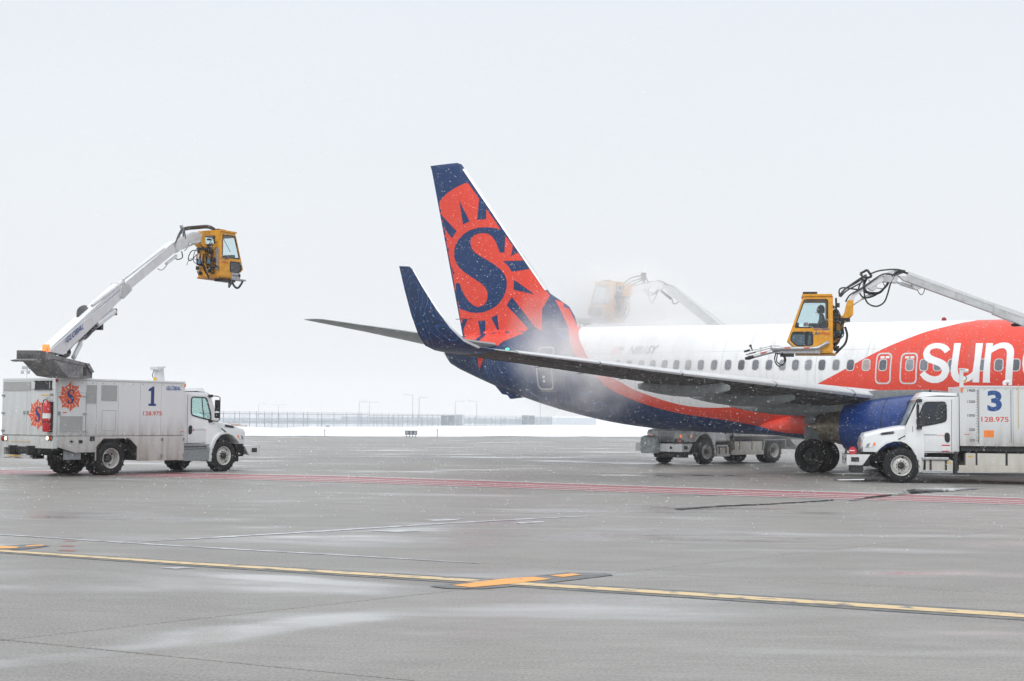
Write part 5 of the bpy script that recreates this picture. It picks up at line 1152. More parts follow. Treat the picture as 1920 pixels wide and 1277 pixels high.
a = tp([(395, 780)], 0)[0]; MB().lathe([(0, .11), (.02, .11), (.03, .10), (.16, .095), (.19, .08), (.19, .001)], (a[0] + .1, -.2, a[1] - .02), (0, 0, 1), 18).build('beacon', 'amber_lit', tt, smooth=True)
ring_ = MB()
for px_, py_ in ((537, 780), (950, 878)):
    a = tp([(px_, py_)], -.27)[0]; ring_.tube([(a[0] + .05 * math.cos(k * math.pi / 6), -.27, a[1] + .07 * math.sin(k * math.pi / 6)) for k in range(13)], .01, 6, caps=False)
ring_.build('lifting_eye', 'steel', tt)
# boom
bm = empty('boom'); bm.parent = t1; bm.matrix_local = F1.I @ B1.M
bp = lambda x, y, yy=-.17: B1.Y(20 + x / 3.992, 400 + y / 3.992, yy)
A0, A1, A2, A3, A4 = bp(338, 1055), bp(870, 545), bp(880, 520), bp(1255, 250), bp(1425, 165)
def beam(name, quad, w, material='boom_white'):
    """quad: four side-outline points on the near face"""
    m_ = MB(); m_.prism([bp(*q) for q in quad], -w / 2, w / 2); return m_.build(name, material, bm, bevel=.012)
beam('outer_beam', [(285, 1035), (400, 1060), (905, 575), (888, 530), (600, 768)], .32)
beam('bright_top', [(292, 1026), (600, 765), (880, 530), (838, 524), (600, 738), (330, 985)], .26, 'snowbank')  # white strip paints the bright, sky-lit top face of the beam
beam('inner_beam', [(820, 560), (905, 572), (1245, 290), (1250, 225), (1225, 220)], .24)
beam('beam_collar', [(835, 520), (885, 528), (908, 575), (845, 640), (815, 625)], .37, 'boom_grey')
beam('knuckle_arm', [(1225, 222), (1250, 290), (1320, 262), (1350, 215), (1440, 180), (1445, 155), (1420, 140), (1350, 165), (1235, 215)], .24)
beam('tip_arm', [(1395, 160), (1440, 165), (1450, 215), (1400, 225), (1330, 228), (1340, 205)], .20)
beam('bracket', [(1248, 262), (1275, 285), (1240, 300)], .26, 'boom_grey')
m_ = MB(); m_.tube([(*[bp(850, 500, -.3)[0]], -.26, bp(850, 500, -.3)[1]), (bp(1160, 262, -.3)[0], -.26, bp(1160, 262, -.3)[1])], .03, 8); m_.tube([(bp(620, 692, -.3)[0], -.26, bp(620, 692, -.3)[1]), (bp(855, 512, -.3)[0], -.26, bp(855, 512, -.3)[1])], .05, 8); m_.build('supply_pipe', 'boom_grey', bm, smooth=True)
m_ = MB(); P3 = lambda x, y, yy=0: (bp(x, y, yy)[0], yy, bp(x, y, yy)[1])
for a_, b_, r_ in ((P3(470, 1080, -.1), P3(522, 978, -.1), .07), (P3(515, 985, -.1), P3(545, 930, -.1), .045), (P3(640, 835, -.1), P3(770, 735, -.1), .10), (P3(1165, 378, -.05), P3(1240, 318, -.05), .05), (P3(1290, 262, 0), P3(1430, 205, 0), .035)): MB().tube([a_, b_], r_, 10).build('lift_cylinder', 'boom_white', bm, smooth=True)
m_ = MB(); rnd = random.Random(11)
for k in range(7):
    j = lambda a: a + rnd.uniform(-10, 10)
    m_.curve([P3(j(345), 1050, -.1 + k * .03), P3(j(360), j(1015), -.1 + k * .03), P3(j(430), j(1010), -.1 + k * .03), P3(j(480), j(955), -.1 + k * .03), P3(j(560), j(925), -.1 + k * .03), P3(j(620), j(865), -.1 + k * .03), P3(652, j(840), -.1 + k * .03)], .05, 7)
m_.curve([P3(430, 1010), P3(435, 1050), P3(400, 1070), P3(370, 1060)], .06, 8); m_.box(Vector(P3(650, 840)), (.16, .3, .26)); m_.box(Vector(P3(768, 738)), (.12, .2, .2))
for k in range(6): m_.curve([P3(500, 800, .05 + k * .03), P3(505, 765 - k * 8, .05 + k * .03), P3(545, 725 - k * 6, .05 + k * .03), P3(600, 705, .05 + k * .03), P3(640, 690, .05 + k * .03)], .03, 6)
m_.build('cable_carrier', 'hose', bm, smooth=True, ang=40)
m_ = MB()
for k in range(5):
    yy = -.15 + k * .07; d = k * 5
    m_.curve([P3(1235, 220, yy), P3(1262, 150 + d, yy), P3(1300, 108 + d, yy), P3(1400, 95 + d, yy), P3(1480, 92 + d, yy), P3(1530, 118 + d, yy), P3(1545, 170 + d, yy), P3(1545, 240, yy)], .024, 7)
m_.curve([P3(1290, 175, -.2), P3(1300, 130, -.2), P3(1310, 190, -.2)], .015); m_.curve([P3(1100, 415, 0), P3(1130, 425, 0), P3(1160, 400, 0), P3(1170, 375, 0)], .012); m_.curve([P3(1225, 330, 0), P3(1250, 345, 0), P3(1285, 330, 0), P3(1280, 285, 0)], .02); m_.curve([P3(1300, 280, 0), P3(1320, 262, 0), P3(1335, 220, 0)], .012)
m_.build('hose', 'hose', bm, smooth=True)
m_ = MB(); seg(m_, bp(1310, 85), bp(1345, 195), .06, .10); m_.build('hose_bracket', 'boom_white', bm)
a, b_ = bp(408, 972, -.2), bp(548, 838, -.2); u = Vector((b_[0] - a[0], 0, b_[1] - a[1]))
ang = math.atan2(bp(905, 560)[1] - bp(400, 1010)[1], bp(905, 560)[0] - bp(400, 1010)[0]); uu = Vector((math.cos(ang), 0, math.sin(ang))); vv = Vector((-math.sin(ang), 0, math.cos(ang)))
a = bp(418, 975, -.2); b2 = bp(548, 870, -.2)
text('maker_name', 'GLOBAL', (a[0], -.2035, a[1]), uu, vv, math.hypot(b2[0] - a[0], b2[1] - a[1]), .16, 'txt_blue', bm, .03, .3)
# basket of truck 1
bk1 = make_basket(t1, F1.I @ Matrix.Translation(_pb) @ Matrix.Rotation(BH, 4, 'Z') @ Matrix.Translation((0, .52, 0)), 'short')

# ---- truck 3 (tank body, near right) and truck 2 (behind the airliner)
def tank_truck(fr, label, lit, marks):
    t = empty('deicing_truck', fr.M, label, 'truck', 'de-icing trucks around the airliner')
    make_cab(t, lit=lit); bumper(t); chassis(t, -2.6)
    for s in (1, -1): add_wheel(t, 4.35, s * 1.0, s); add_wheel(t, 0, s * 1.02, s, rear=True, dual=True)
    b = MB(); b.bx(-2.6, 2.72, -1.19, 1.19, 1.10, 2.76); b.build('body', 'box_white', t, bevel=.01)
    for s in (1, -1):
        xs_ = [2.75, 2.21, 1.30, .98, -.2, -1.4, -2.6]
        for k in range(len(xs_) - 1): MB().bx(xs_[k] - .004, xs_[k + 1] + .004, s * 1.19, s * 1.22, 1.10, 2.72).build('side_panel', 'box_white', t, bevel=.003)
        MB().bx(2.75, -2.6, s * 1.19, s * 1.235, 2.72, 2.775).bx(2.75, -2.6, s * 1.19, s * 1.235, 1.075, 1.115).build('body_rail', 'box_white', t, bevel=.004)
        for k in range(4):
            x = .80 - k * .62; MB().bx(x, x - .5, s * 1.22, s * 1.25, 1.3, 2.5).build('hose_locker', 'rear_white', t, bevel=.01)
        MB().bx(3.67, 2.92, s * .80, s * 1.12, .31, .66).build('fuel_tank', 'tank_alu', t, bevel=.03)
        MB().bx(3.77, 3.04, s * .95, s * 1.17, .665, .745).build('cab_step', 'steel', t, bevel=.02)
        MB().bx(3.77, 2.94, s * 1.0, s * 1.17, .29, .38).build('cab_step', 'steel', t, bevel=.01)
        for x in (3.54, 3.12): MB().bx(x - .03, x + .03, s * .78, s * 1.13, .36, .67).build('tank_strap', 'dark_frame', t)
        lk = MB(); lk.bx(2.58, 2.31, s * .75, s * 1.14, .53, .87).build('side_tank', 'tank_alu', t, bevel=.012)
        MB().bx(2.26, 1.50, s * .75, s * 1.14, .53, .87).build('side_tank', 'tank_alu', t, bevel=.012); MB().bx(1.44, .80, s * .75, s * 1.14, .53, .87).build('side_tank', 'tank_alu', t, bevel=.012)
        MB().bx(2.77, .72, s * 1.02, s * 1.17, .34, .53).build('side_rail', 'tank_alu', t, bevel=.012)
        MB().bx(2.30, 2.27, s * .7, s * 1.12, .5, .9).bx(1.49, 1.45, s * .7, s * 1.12, .5, .9).bx(2.88, 2.80, s * .7, s * 1.1, .3, .9).build('tank_strap', 'dark_frame', t)
        MB().bx(2.52, 2.40, s * 1.14, s * 1.145, .76, .80).build('warning_label', 'marking_yellow', t); MB().bx(3.08, 2.98, s * 1.12, s * 1.125, .58, .62).build('warning_label', 'marking_yellow', t)
        MB().lathe([(0, .05), (.05, .05), (.05, .001)], (2.48, s * 1.0, .87), (0, 0, 1), 12).lathe([(0, .06), (.03, .06), (.03, .001)], (3.02, s * 1.0, .66), (0, 0, 1), 12).build('filler_cap', 'galv', t)
        # rear wheel guard
        MB().prism([(-.72, .95), (.72, .95), (.78, .55), (.74, .55), (.68, .91), (-.68, .91), (-.74, .55), (-.78, .55)], s * .7, s * 1.2).build('wheel_guard', 'galv', t, bevel=.004)
        MB().prism([(-1.0, 1.05), (-2.5, 1.05), (-2.5, .6), (-1.6, .6)], s * 1.1, s * 1.14).build('rear_skirt', 'skirt_white', t, bevel=.004)
        MB().bx(2.66, 2.72, s * 1.235, s * 1.25, 2.60, 2.72).build('marker_light', 'orange', t)
    MB().bx(2.74, -2.55, -.7, .7, .88, 1.08).build('body_frame', 'black', t)
    MB().bx(2.7, -2.5, -1.15, 1.15, .93, 1.07).build('sub_frame', 'black', t)
    MB().bx(-2.4, -2.2, -.8, .8, .5, .62).build('rear_step', 'steel', t)
    return t
_w3 = Frame(15.50756, 42.70294, R(177.72)).M @ Vector((4.35, 1.0, 0)); _y3 = R(170.5)
F3 = Frame(_w3.x - 4.35 * math.cos(_y3) + math.sin(_y3), _w3.y - 4.35 * math.sin(_y3) - math.cos(_y3), _y3)
t3 = tank_truck(F3, 'white tank de-icing truck marked 3 facing the engine at the edge of the scene', False, True)
ty = lambda px, py, y=1.22: F3.Y(px, py, y)
Z4 = lambda x, y: (1560 + x / 5.322, 680 + y / 5.322)
def sb3(x0, y0, x1, y1, material, name, d=.012, y=1.22, **kw):
    a, b_ = ty(*Z4(x0, y0), y), ty(*Z4(x1, y1), y); return MB().bx(a[0], b_[0], y, y + d, b_[1], a[1]).build(name, material, t3, **kw)
sb3(1452, 270, 1464, 797, 'txt_black', 'sight_gauge', .01); sb3(1454, 300, 1462, 770, 'nozzle', 'gauge_tube', .016); sb3(1782, 270, 1790, 800, 'dark_frame', 'sight_gauge', .014)
for k in range(19):
    y_ = 280 + k * (777 - 280) / 18; sb3(1436 if k % 4 else 1430, y_ - 2, 1449, y_ + 2, 'txt_black', 'gauge_mark', .002)
for s_, xx, yy in (('1900', 1352, 292), ('1500', 1352, 403), ('1000', 1352, 541), ('500', 1368, 682), ('100', 1378, 789)):
    a, b_ = ty(*Z4(xx, yy)), ty(*Z4(1427, yy - 27)); text('gauge_figure', s_, (a[0], 1.2225, a[1]), (-1, 0, 0), (0, 0, 1), a[0] - b_[0], b_[1] - a[1], 'txt_black', t3, .016)
a, b_ = ty(*Z4(1550, 486)), ty(*Z4(1694, 278)); text('number_three', '3', (a[0], 1.2225, a[1]), (-1, 0, 0), (0, 0, 1), a[0] - b_[0], b_[1] - a[1], 'txt_blue', t3, .035)
a, b_ = ty(*Z4(1490, 590)), ty(*Z4(1762, 541)); text('frequency', '128.975', (a[0], 1.2225, a[1]), (-1, 0, 0), (0, 0, 1), a[0] - b_[0], b_[1] - a[1], 'txt_red', t3, .015)
sb3(1515, 675, 1615, 745, 'orange', 'placard', .004); sb3(1322, 713, 1374, 719, 'txt_red', 'warning_label', .003)
sb3(1855, 215, 1861, 660, 'marking_yellow', 'dip_stick', .03)
a = ty(*Z4(915, 732), 1.04); text('operator_name', 'suncountry', (a[0], 1.0365, a[1]), (-1, 0, 0), (0, 0, 1), .36, .06, 'txt_navy', t3)
text('operator_name', 'services', (a[0] - .38, 1.0365, a[1]), (-1, 0, 0), (0, 0, 1), .22, .05, 'decal_orange', t3); MB().lathe([(0, .035), (.002, .035), (.002, .001)], (a[0] + .05, 1.034, a[1] + .02), (0, 1, 0), 12).build('operator_mark', 'txt_red', t3)
MB().bx(3.22, 2.99, 1.03, 1.034, .95, 1.10).build('notice', 'decal_white', t3); MB().bx(3.22, 2.99, 1.034, 1.037, 1.065, 1.10).bx(3.22, 2.99, 1.034, 1.037, .905, .925).build('notice_header', 'ext_red', t3)
rv = MB()
for x in np.arange(2.65, -2.5, -.29):
    for zz in (2.68, 1.14): rv.lathe([(0, .014), (.008, .012), (.009, .001)], (x, 1.22, zz), (0, 1, 0), 6)
rv.build('fastener', 'galv', t3)
MB().lathe([(0, .03), (.02, .03), (.02, .018), (0, .018)], ty(*Z4(1515, 870), 1.16)[0:1] + (1.155,) + ty(*Z4(1515, 870), 1.16)[1:], (0, 1, 0), 14).build('drain_port', 'steel', t3)
def p3(px, py, y): a = ty(px, py, y); return (a[0], y, a[1])
m_ = MB(); a = ty(*Z4(1290, 60), .95); b_ = ty(*Z4(1290, 232), .95); m_.bx(a[0] - .05, a[0] + .05, .9, 1.0, b_[1] - .05, a[1]); m_.bx(a[0] - .10, a[0] + .07, .88, 1.02, a[1] - .02, a[1] + .01); mo = m_.build('roof_mast', 'boom_white', t3, bevel=.006)
a = ty(*Z4(1330, 80), .95); MB().lathe([(-.08, .05), (.08, .05)], (a[0], .95, a[1]), (1, 0, 0), 14, cap=True).build('camera_head', 'decal_white', t3)
MB().curve([p3(*Z4(1330, 130), .95), p3(*Z4(1343, 160), .95), p3(*Z4(1315, 185), .95)], .01).build('cable', 'hose', t3)
a = ty(*Z4(1322, 186), .97); MB().box((a[0], .97, a[1]), (.10, .06, .05)).build('lamp_bracket', 'marking_yellow', t3)
MB().curve([p3(*Z4(1725, 225), .9), p3(*Z4(1722, 195), .9), p3(*Z4(1775, 190), .9), p3(*Z4(1778, 225), .9)], .05, 8).build('vent_pipe', 'boom_white', t3, smooth=True)
def reel(fr, t):
    hr = empty('hose_reel', fr.M @ Matrix.Translation((5.68, .86, .87)), 'red hose reel standing on the bumper of the truck marked 3' if t is t3 else 'red hose reel standing on the bumper of the truck behind the airliner', 'hose reel')
    MB().lathe([(-.05, .095), (.05, .095)], (0, 0, .03), (0, 1, 0), 24, cap=True).build('drum', 'ext_red', hr, smooth=True, ang=40)
    MB().lathe([(-.058, .11), (-.05, .11)], (0, 0, .03), (0, 1, 0), 24, cap=True).lathe([(.05, .11), (.058, .11)], (0, 0, .03), (0, 1, 0), 24, cap=True).build('flange', 'ext_red', hr, smooth=True, ang=40)
    MB().box((.02, .062, .03), (.15, .01, .025)).build('band', 'decal_white', hr)
    MB().box((-.17, 0, -.01), (.1, .12, .1)).box((0, 0, -.06), (.3, .1, .03)).curve([(-.2, 0, .0), (-.24, 0, .05), (-.22, 0, .08)], .012).build('stand', 'black', hr)
    MB().prism([(.15, -.07), (.23, -.07), (.20, .12), (.16, .12)], -.04, .04).build('wedge', 'dark_frame', hr)
    return hr
reel(F3, t3)
# boom of truck 3: elbow, arms
bm3 = empty('boom'); bm3.parent = t3
bpp = lambda x, y, yy=.15: ty(1380 + x / 3.556, 490 + y / 3.556, yy)
def beam3(name, quad, w, material='boom_white', y0=0.):
    m_ = MB(); m_.prism([bpp(*q) for q in quad], y0 - w / 2, y0 + w / 2); return m_.build(name, material, bm3, bevel=.01)
beam3('inner_beam', [(1150, 68), (1138, 100), (1080, 92), (1120, 128), (1720, 345), (1725, 285)], .30, 'boom_grey')
beam3('outer_beam', [(1722, 283), (1716, 350), (2500, 668), (2520, 560)], .40, 'boom_grey')
beam3('beam_cap', [(1150, 66), (1722, 278), (1724, 300), (1150, 90)], .32, 'boom_white'); beam3('beam_cap', [(1722, 278), (2520, 556), (2520, 590), (1722, 308)], .42, 'boom_white')
beam3('knuckle', [(985, 92), (1075, 85), (1082, 110), (1070, 145), (985, 135)], .26, 'boom_grey'); beam3('elbow_cap', [(1010, 70), (1060, 58), (1110, 62), (1080, 92), (1000, 92)], .2)
beam3('arm', [(980, 92), (990, 130), (870, 185), (800, 225), (775, 285), (745, 262), (790, 205), (850, 160)], .20)
beam3('arm_bracket', [(885, 175), (945, 148), (935, 185), (915, 195), (890, 188)], .22, 'boom_grey'); beam3('hose_bracket', [(885, 118), (900, 128), (915, 160), (900, 165)], .16)
m_ = MB(); q3 = lambda x, y, yy=0: (bpp(x, y, yy)[0], yy, bpp(x, y, yy)[1])
for a_, b_, r_ in ((q3(1095, 147), q3(1190, 178), .055), (q3(1072, 140), q3(1095, 148), .03), (q3(840, 250), q3(925, 212), .045), (q3(775, 295), q3(845, 248), .022)): MB().tube([a_, b_], r_, 10).build('lift_cylinder', 'boom_grey', bm3, smooth=True)
beam3('cylinder_bracket', [(1165, 135), (1250, 170), (1210, 192), (1185, 180)], .22, 'boom_grey')
hp = [[(690, 230), (690, 190), (720, 176), (790, 186), (850, 195), (930, 215), (985, 180), (1030, 120), (1080, 78), (1130, 75)],
      [(688, 235), (720, 190), (790, 140), (850, 100), (870, 90)], [(692, 232), (730, 185), (800, 145), (850, 112), (875, 100)], [(696, 238), (740, 195), (830, 145), (870, 105)],
      [(900, 82), (960, 62), (1060, 54), (1130, 65)], [(870, 100), (835, 140), (818, 190), (850, 240), (920, 230), (1000, 170), (1040, 100), (1100, 75)],
      [(875, 100), (850, 150), (855, 200), (900, 215), (960, 210), (1010, 150), (1050, 95), (1105, 72)], [(880, 105), (858, 150), (862, 190), (900, 208), (970, 200), (1020, 130), (1070, 82)],
      [(868, 105), (855, 170), (858, 230), (880, 280), (935, 300), (985, 275), (1010, 220), (1030, 150), (1060, 95)], [(730, 270), (760, 225), (820, 190), (850, 172), (975, 88), (1060, 90), (1110, 76)],
      [(980, 95), (975, 130), (990, 160), (990, 175)], [(930, 178), (955, 180), (985, 184)], [(1205, 185), (1230, 222), (1250, 210), (1265, 170), (1300, 158)], [(1050, 90), (1090, 70), (1150, 84)], [(1040, 100), (1080, 66), (1145, 78)]]
m_ = MB()
for k, L in enumerate(hp): m_.curve([q3(x, y, (.22 if 0 < k < 4 else .02 * (k % 5) + .05)) for x, y in L], .024 if k not in (10, 11, 12) else .012, 7, 6)
m_.build('hose', 'hose', bm3, smooth=True)
m_ = MB(); fr_o = [q3(*q, .16) for q in ((828, 82), (875, 57), (905, 100), (862, 118))]
for i in range(4): m_.tube([fr_o[i], fr_o[(i + 1) % 4]], .035, 6)
m_.build('hose_frame', 'dark_frame', bm3)
MB().tube([q3(1835, 425, 0), q3(1860, 425, 0), q3(1915, 415, 0)], [.03, .05, .06], 8).build('work_light', 'black', bm3)
_q = ty(1560.8, 661.5, .52); bk3m = Matrix.Translation((_q[0], 0, _q[1])); bk3 = make_basket(t3, bk3m, 'long')
def bt3(name, s_, x0, x1, z0, h, material, shear): text(name, s_, (x0, .532, z0), (-1, 0, 0), (0, 0, 1), x0 - x1, h, material, bk3, .015, shear)
bt3('maker_name', 'GLOBAL', .52, .06, .66, .085, 'txt_blue', .35); bt3('product_name', 'Air', .52, .33, .52, .10, 'txt_navy', .2); bt3('product_name', 'Plus!', .32, .06, .52, .10, 'txt_red', .2)
for b_, s_ in ((bk1, -1),):
    text('maker_name', 'GLOBAL', (.06, -.532, .66), (1, 0, 0), (0, 0, 1), .44, .08, 'txt_navy', b_, .015, .35); text('product_name', 'AirPlus!', (.06, -.532, .50), (1, 0, 0), (0, 0, 1), .42, .09, 'txt_red', b_, .0, .2)

F2 = Frame(9.898, 60.45, 3.906)
t2 = tank_truck(F2, 'white tank de-icing truck with amber light lit, standing behind the airliner in the spray', True, False)
reel(F2, t2)
tp_ = empty('covered_pump', F2.M @ Matrix.Translation((5.86, -.35, .42)), 'grey tarpaulin-covered pump carried on the bumper of the truck behind the airliner', 'pump')
m_ = MB(); rows = []
for z, r in ((0, .30), (.1, .34), (.3, .35), (.5, .34), (.62, .30), (.68, .18)): rows.append([(.10 + r * .75 * math.cos(a) * (1 + .05 * math.sin(a * 5 + z * 9)), r * 1.25 * math.sin(a) * (1 + .04 * math.cos(a * 7)), z) for a in [2 * math.pi * k / 24 for k in range(24)]])
m_.grid(rows, cap=True); m_.build('cover', 'tarp', tp_, smooth=True)
# boom of truck 2 in a vertical plane swung to the left
BP = Frame(11.2, 61.4, R(163))
bm2 = empty('boom'); bm2.parent = t2; bm2.matrix_local = F2.I @ BP.M
z6 = lambda x, y, yy=.0: BP.Y(1080 + x / 6, 500 + y / 6, yy)
w3 = lambda x, y, yy=.0: (z6(x, y, yy)[0], yy, z6(x, y, yy)[1])
def beam2(name, quad, w, material='boom_white'): MB().prism([z6(*q) for q in quad], -w / 2, w / 2).build(name, material, bm2, bevel=.01)
beam2('inner_beam', [(975, 205), (1090, 215), (1600, 640), (1490, 660), (1165, 400), (1030, 290)], .3, 'boom_grey'); beam2('outer_beam', [(1590, 630), (1490, 660), (2300, 1280), (2420, 1240)], .4, 'boom_grey')
beam2('beam_cap', [(1090, 205), (1150, 235), (2440, 1220), (2400, 1250)], .34); beam2('knuckle', [(820, 185), (900, 160), (985, 180), (1000, 230), (950, 265), (900, 250)], .26)
beam2('arm', [(600, 240), (750, 195), (880, 170), (880, 215), (740, 265), (610, 300)], .2); beam2('bracket', [(580, 250), (605, 262), (600, 320), (570, 310)], .3, 'yellow')
m_ = MB()
for k, L in enumerate([[(520, 240), (560, 170), (640, 120), (760, 98)], [(525, 245), (580, 190), (680, 150), (760, 120)], [(530, 255), (600, 215), (700, 170), (760, 135)], [(770, 110), (740, 200), (745, 270), (820, 315), (900, 300), (960, 230), (1050, 205)],
                      [(775, 115), (765, 210), (790, 290), (860, 320), (930, 260), (1000, 205), (1080, 215)], [(785, 120), (820, 200), (815, 320), (850, 405), (890, 350), (930, 250)], [(560, 265), (620, 220), (760, 190), (880, 165), (960, 165), (1020, 200), (1085, 225)],
                      [(780, 115), (770, 180), (780, 250), (830, 290), (890, 290), (960, 215)], [(1085, 370), (1090, 410), (1130, 415), (1165, 375)]]): m_.curve([w3(x, y, .02 * k - .1) for x, y in L], .024, 6, 6)
m_.tube([w3(955, 270), w3(1075, 365)], .06, 8); m_.box(Vector(w3(762, 110)), (.2, .2, .3)); m_.build('hose', 'hose', bm2, smooth=True)
q = z6(430, 590, .5); bk2 = make_basket(t2, F2.I @ BP.M @ Matrix.Translation((q[0] - .1, 0, q[1] - .05)) @ Matrix.Rotation(R(-18), 4, 'Z') @ Matrix.Rotation(R(2), 4, 'Y'), 'long')
# turrets on the tank trucks
for t_, fr_, yaw_ in ((t2, F2, None), (t3, F3, None)):
    MB().prism([(-2.5, 2.78), (-1.2, 2.78), (-1.1, 3.2), (-2.9, 3.5), (-3.3, 3.45), (-3.3, 3.2)], -.4, .4).build('turret', 'boom_grey', t_, bevel=.015)

# ------------------------------------------------------------------ people
def person(fr_m, label, headrel, joints, hood=False, vis=False):
    p = empty('person', fr_m, label, 'person')
    J = joints; names = list(J); V = [J[n][0] for n in names]; rad = [J[n][1] for n in names]
    E_ = [(names.index(a), names.index(b)) for a, b in person.E if a in J and b in J]
    me = bpy.data.meshes.new('body'); me.from_pydata(V, E_, []); o = link_mesh('body', me, 'cloth_dark', p)
    sk_ = o.modifiers.new('skin', 'SKIN'); 
    for i, r in enumerate(rad): me.skin_vertices[0].data[i].radius = (r, r)
    me.skin_vertices[0].data[0].use_root = True
    sk_.use_smooth_shade = True
    su = o.modifiers.new('sub', 'SUBSURF'); su.levels = su.render_levels = 2
    dg = bpy.context.evaluated_depsgraph_get(); new = bpy.data.meshes.new_from_object(o.evaluated_get(dg)); o.modifiers.clear(); o.data = new
    if not new.materials: new.materials.append(M['cloth_dark'])
    hx, hz = headrel
    hd = MB(); rows = []
    for z, rx_, ry_, dx in ((-.13, .045, .05, .0), (-.11, .07, .06, .01), (-.07, .085, .068, .012), (-.02, .095, .074, .006), (.03, .098, .076, 0), (.08, .088, .07, -.006), (.11, .06, .05, -.01), (.125, .02, .02, -.01)):
        rows.append([(hx + dx + rx_ * math.cos(a), ry_ * math.sin(a), hz + z) for a in [2 * math.pi * k / 20 for k in range(20)]])
    hd.grid(rows, cap=True); hd.box((hx + .10, 0, hz - .015), (.03, .022, .04)); hd.box((hx + .095, 0, hz - .068), (.012, .045, .01))
    for s in (1, -1): hd.box((hx - .005, s * .077, hz - .01), (.03, .012, .05))
    ho = hd.build('head', 'skin', p, smooth=True, ang=50)
    for s in (1, -1): MB().lathe([(0, .012), (.006, .001)], (hx + .092, s * .03, hz + .012), (1, 0, 0), 8).build('eye', 'black', ho)
    cp_ = MB(); rows = []
    for z, r in (((-.10, .112), (-.03, .118), (.04, .116), (.09, .098), (.13, .055), (.145, .01)) if hood else ((.02, .104), (.06, .10), (.1, .08), (.13, .03))):
        rows.append([(hx - .012 + r * math.cos(a), r * .84 * math.sin(a), hz + z) for a in ([R(48) + R(264) * k / 18 for k in range(19)] if (hood and z < .06) else [R(48) + R(264) * k / 18 for k in range(18)] + [R(312)])])
    cp_.grid(rows, closed=False)
    cp_.lathe([(-.01, .05), (.01, .05)], (hx, .088, hz - .01), (0, 1, 0), 12, cap=True).build('hat', 'cloth_dark', ho, smooth=True)
    if vis: MB().lathe([(-.03, .15), (.0, .155), (.02, .13)], (hx - .03, 0, hz - .25), (0, 0, 1), 20).build('safety_collar', 'hivis', p, smooth=True)
    if hood: MB().tube([(hx + .04, .10, hz - .05), (hx + .12, .07, hz - .09), (hx + .145, .03, hz - .085)], .006, 6).build('headset', 'black', ho)
    # hands with five fingers curled round the stick or wheel
    for s in (1, -1):
        w_ = Vector(J['wr' + ('l' if s > 0 else 'r')][0]); hb = MB(); hb.box(w_ + Vector((.05, 0, .0)), (.09, .035, .075))
        for k, L in enumerate((.07, .08, .075, .06)): hb.curve([w_ + Vector((.09, -s * .01, .03 - k * .021)), w_ + Vector((.09 + L * .5, -s * .012, .03 - k * .021)), w_ + Vector((.09 + L * .55, -s * .045, .03 - k * .021)), w_ + Vector((.09 + L * .2, -s * .055, .028 - k * .021))], .0095, 6, 3)
        hb.curve([w_ + Vector((.03, -s * .015, .035)), w_ + Vector((.06, -s * .045, .05)), w_ + Vector((.10, -s * .05, .045))], .011, 6, 3)
        hb.build('hand', 'skin', p, smooth=True, ang=60)
    return p
person.E = [('pel', 'spi'), ('spi', 'che'), ('che', 'nec'), ('nec', 'hed'), ('che', 'shl'), ('shl', 'ell'), ('ell', 'wrl'), ('che', 'shr'), ('shr', 'elr'), ('elr', 'wrr'), ('pel', 'hil'), ('hil', 'knl'), ('knl', 'anl'), ('anl', 'tol'), ('pel', 'hir'), ('hir', 'knr'), ('knr', 'anr'), ('anr', 'tor')]
def seated(reach):
    J = {'pel': ((.0, 0, .10), .14), 'spi': ((-.01, 0, .30), .14), 'che': ((.01, 0, .50), .15), 'nec': ((.02, 0, .64), .065), 'hed': ((.04, 0, .70), .055)}
    for s, n in ((1, 'l'), (-1, 'r')):
        J['sh' + n] = ((.0, s * .19, .55), .075); J['el' + n] = ((.10, s * .27, .33), .052); J['wr' + n] = ((reach[0], s * .20, reach[1]), .034)
        J['hi' + n] = ((.06, s * .10, .08), .09); J['kn' + n] = ((.44, s * .14, .12), .065); J['an' + n] = ((.48, s * .14, -.32), .045); J['to' + n] = ((.60, s * .15, -.36), .035)
    return J
pm = F3.M @ bk3m @ Matrix.Translation((.27, 0, .50)); pp_ = person(pm, 'person in dark hooded jacket and headset seated in the yellow basket over the fuselage', (.05, .80), seated((.40, .36)), hood=True)
pm = F3.M @ Matrix.Translation((3.12, .45, 1.30)); person(pm, 'person in dark jacket with bright collar driving the truck marked 3', (.06, .80), seated((.48, .42)), vis=True)
MB().lathe([(-.012, .2), (.012, .2), (.012, .175), (-.012, .175), (-.012, .2)], (3.66, .45, 1.74), Vector((-.8, 0, .6)), 24).build('steering_wheel', 'black', t3, smooth=True)
MB().lathe([(-.012, .2), (.012, .2), (.012, .175), (-.012, .175), (-.012, .2)], (3.66, .45, 1.74), Vector((-.8, 0, .6)), 24).build('steering_wheel', 'black', t1, smooth=True)

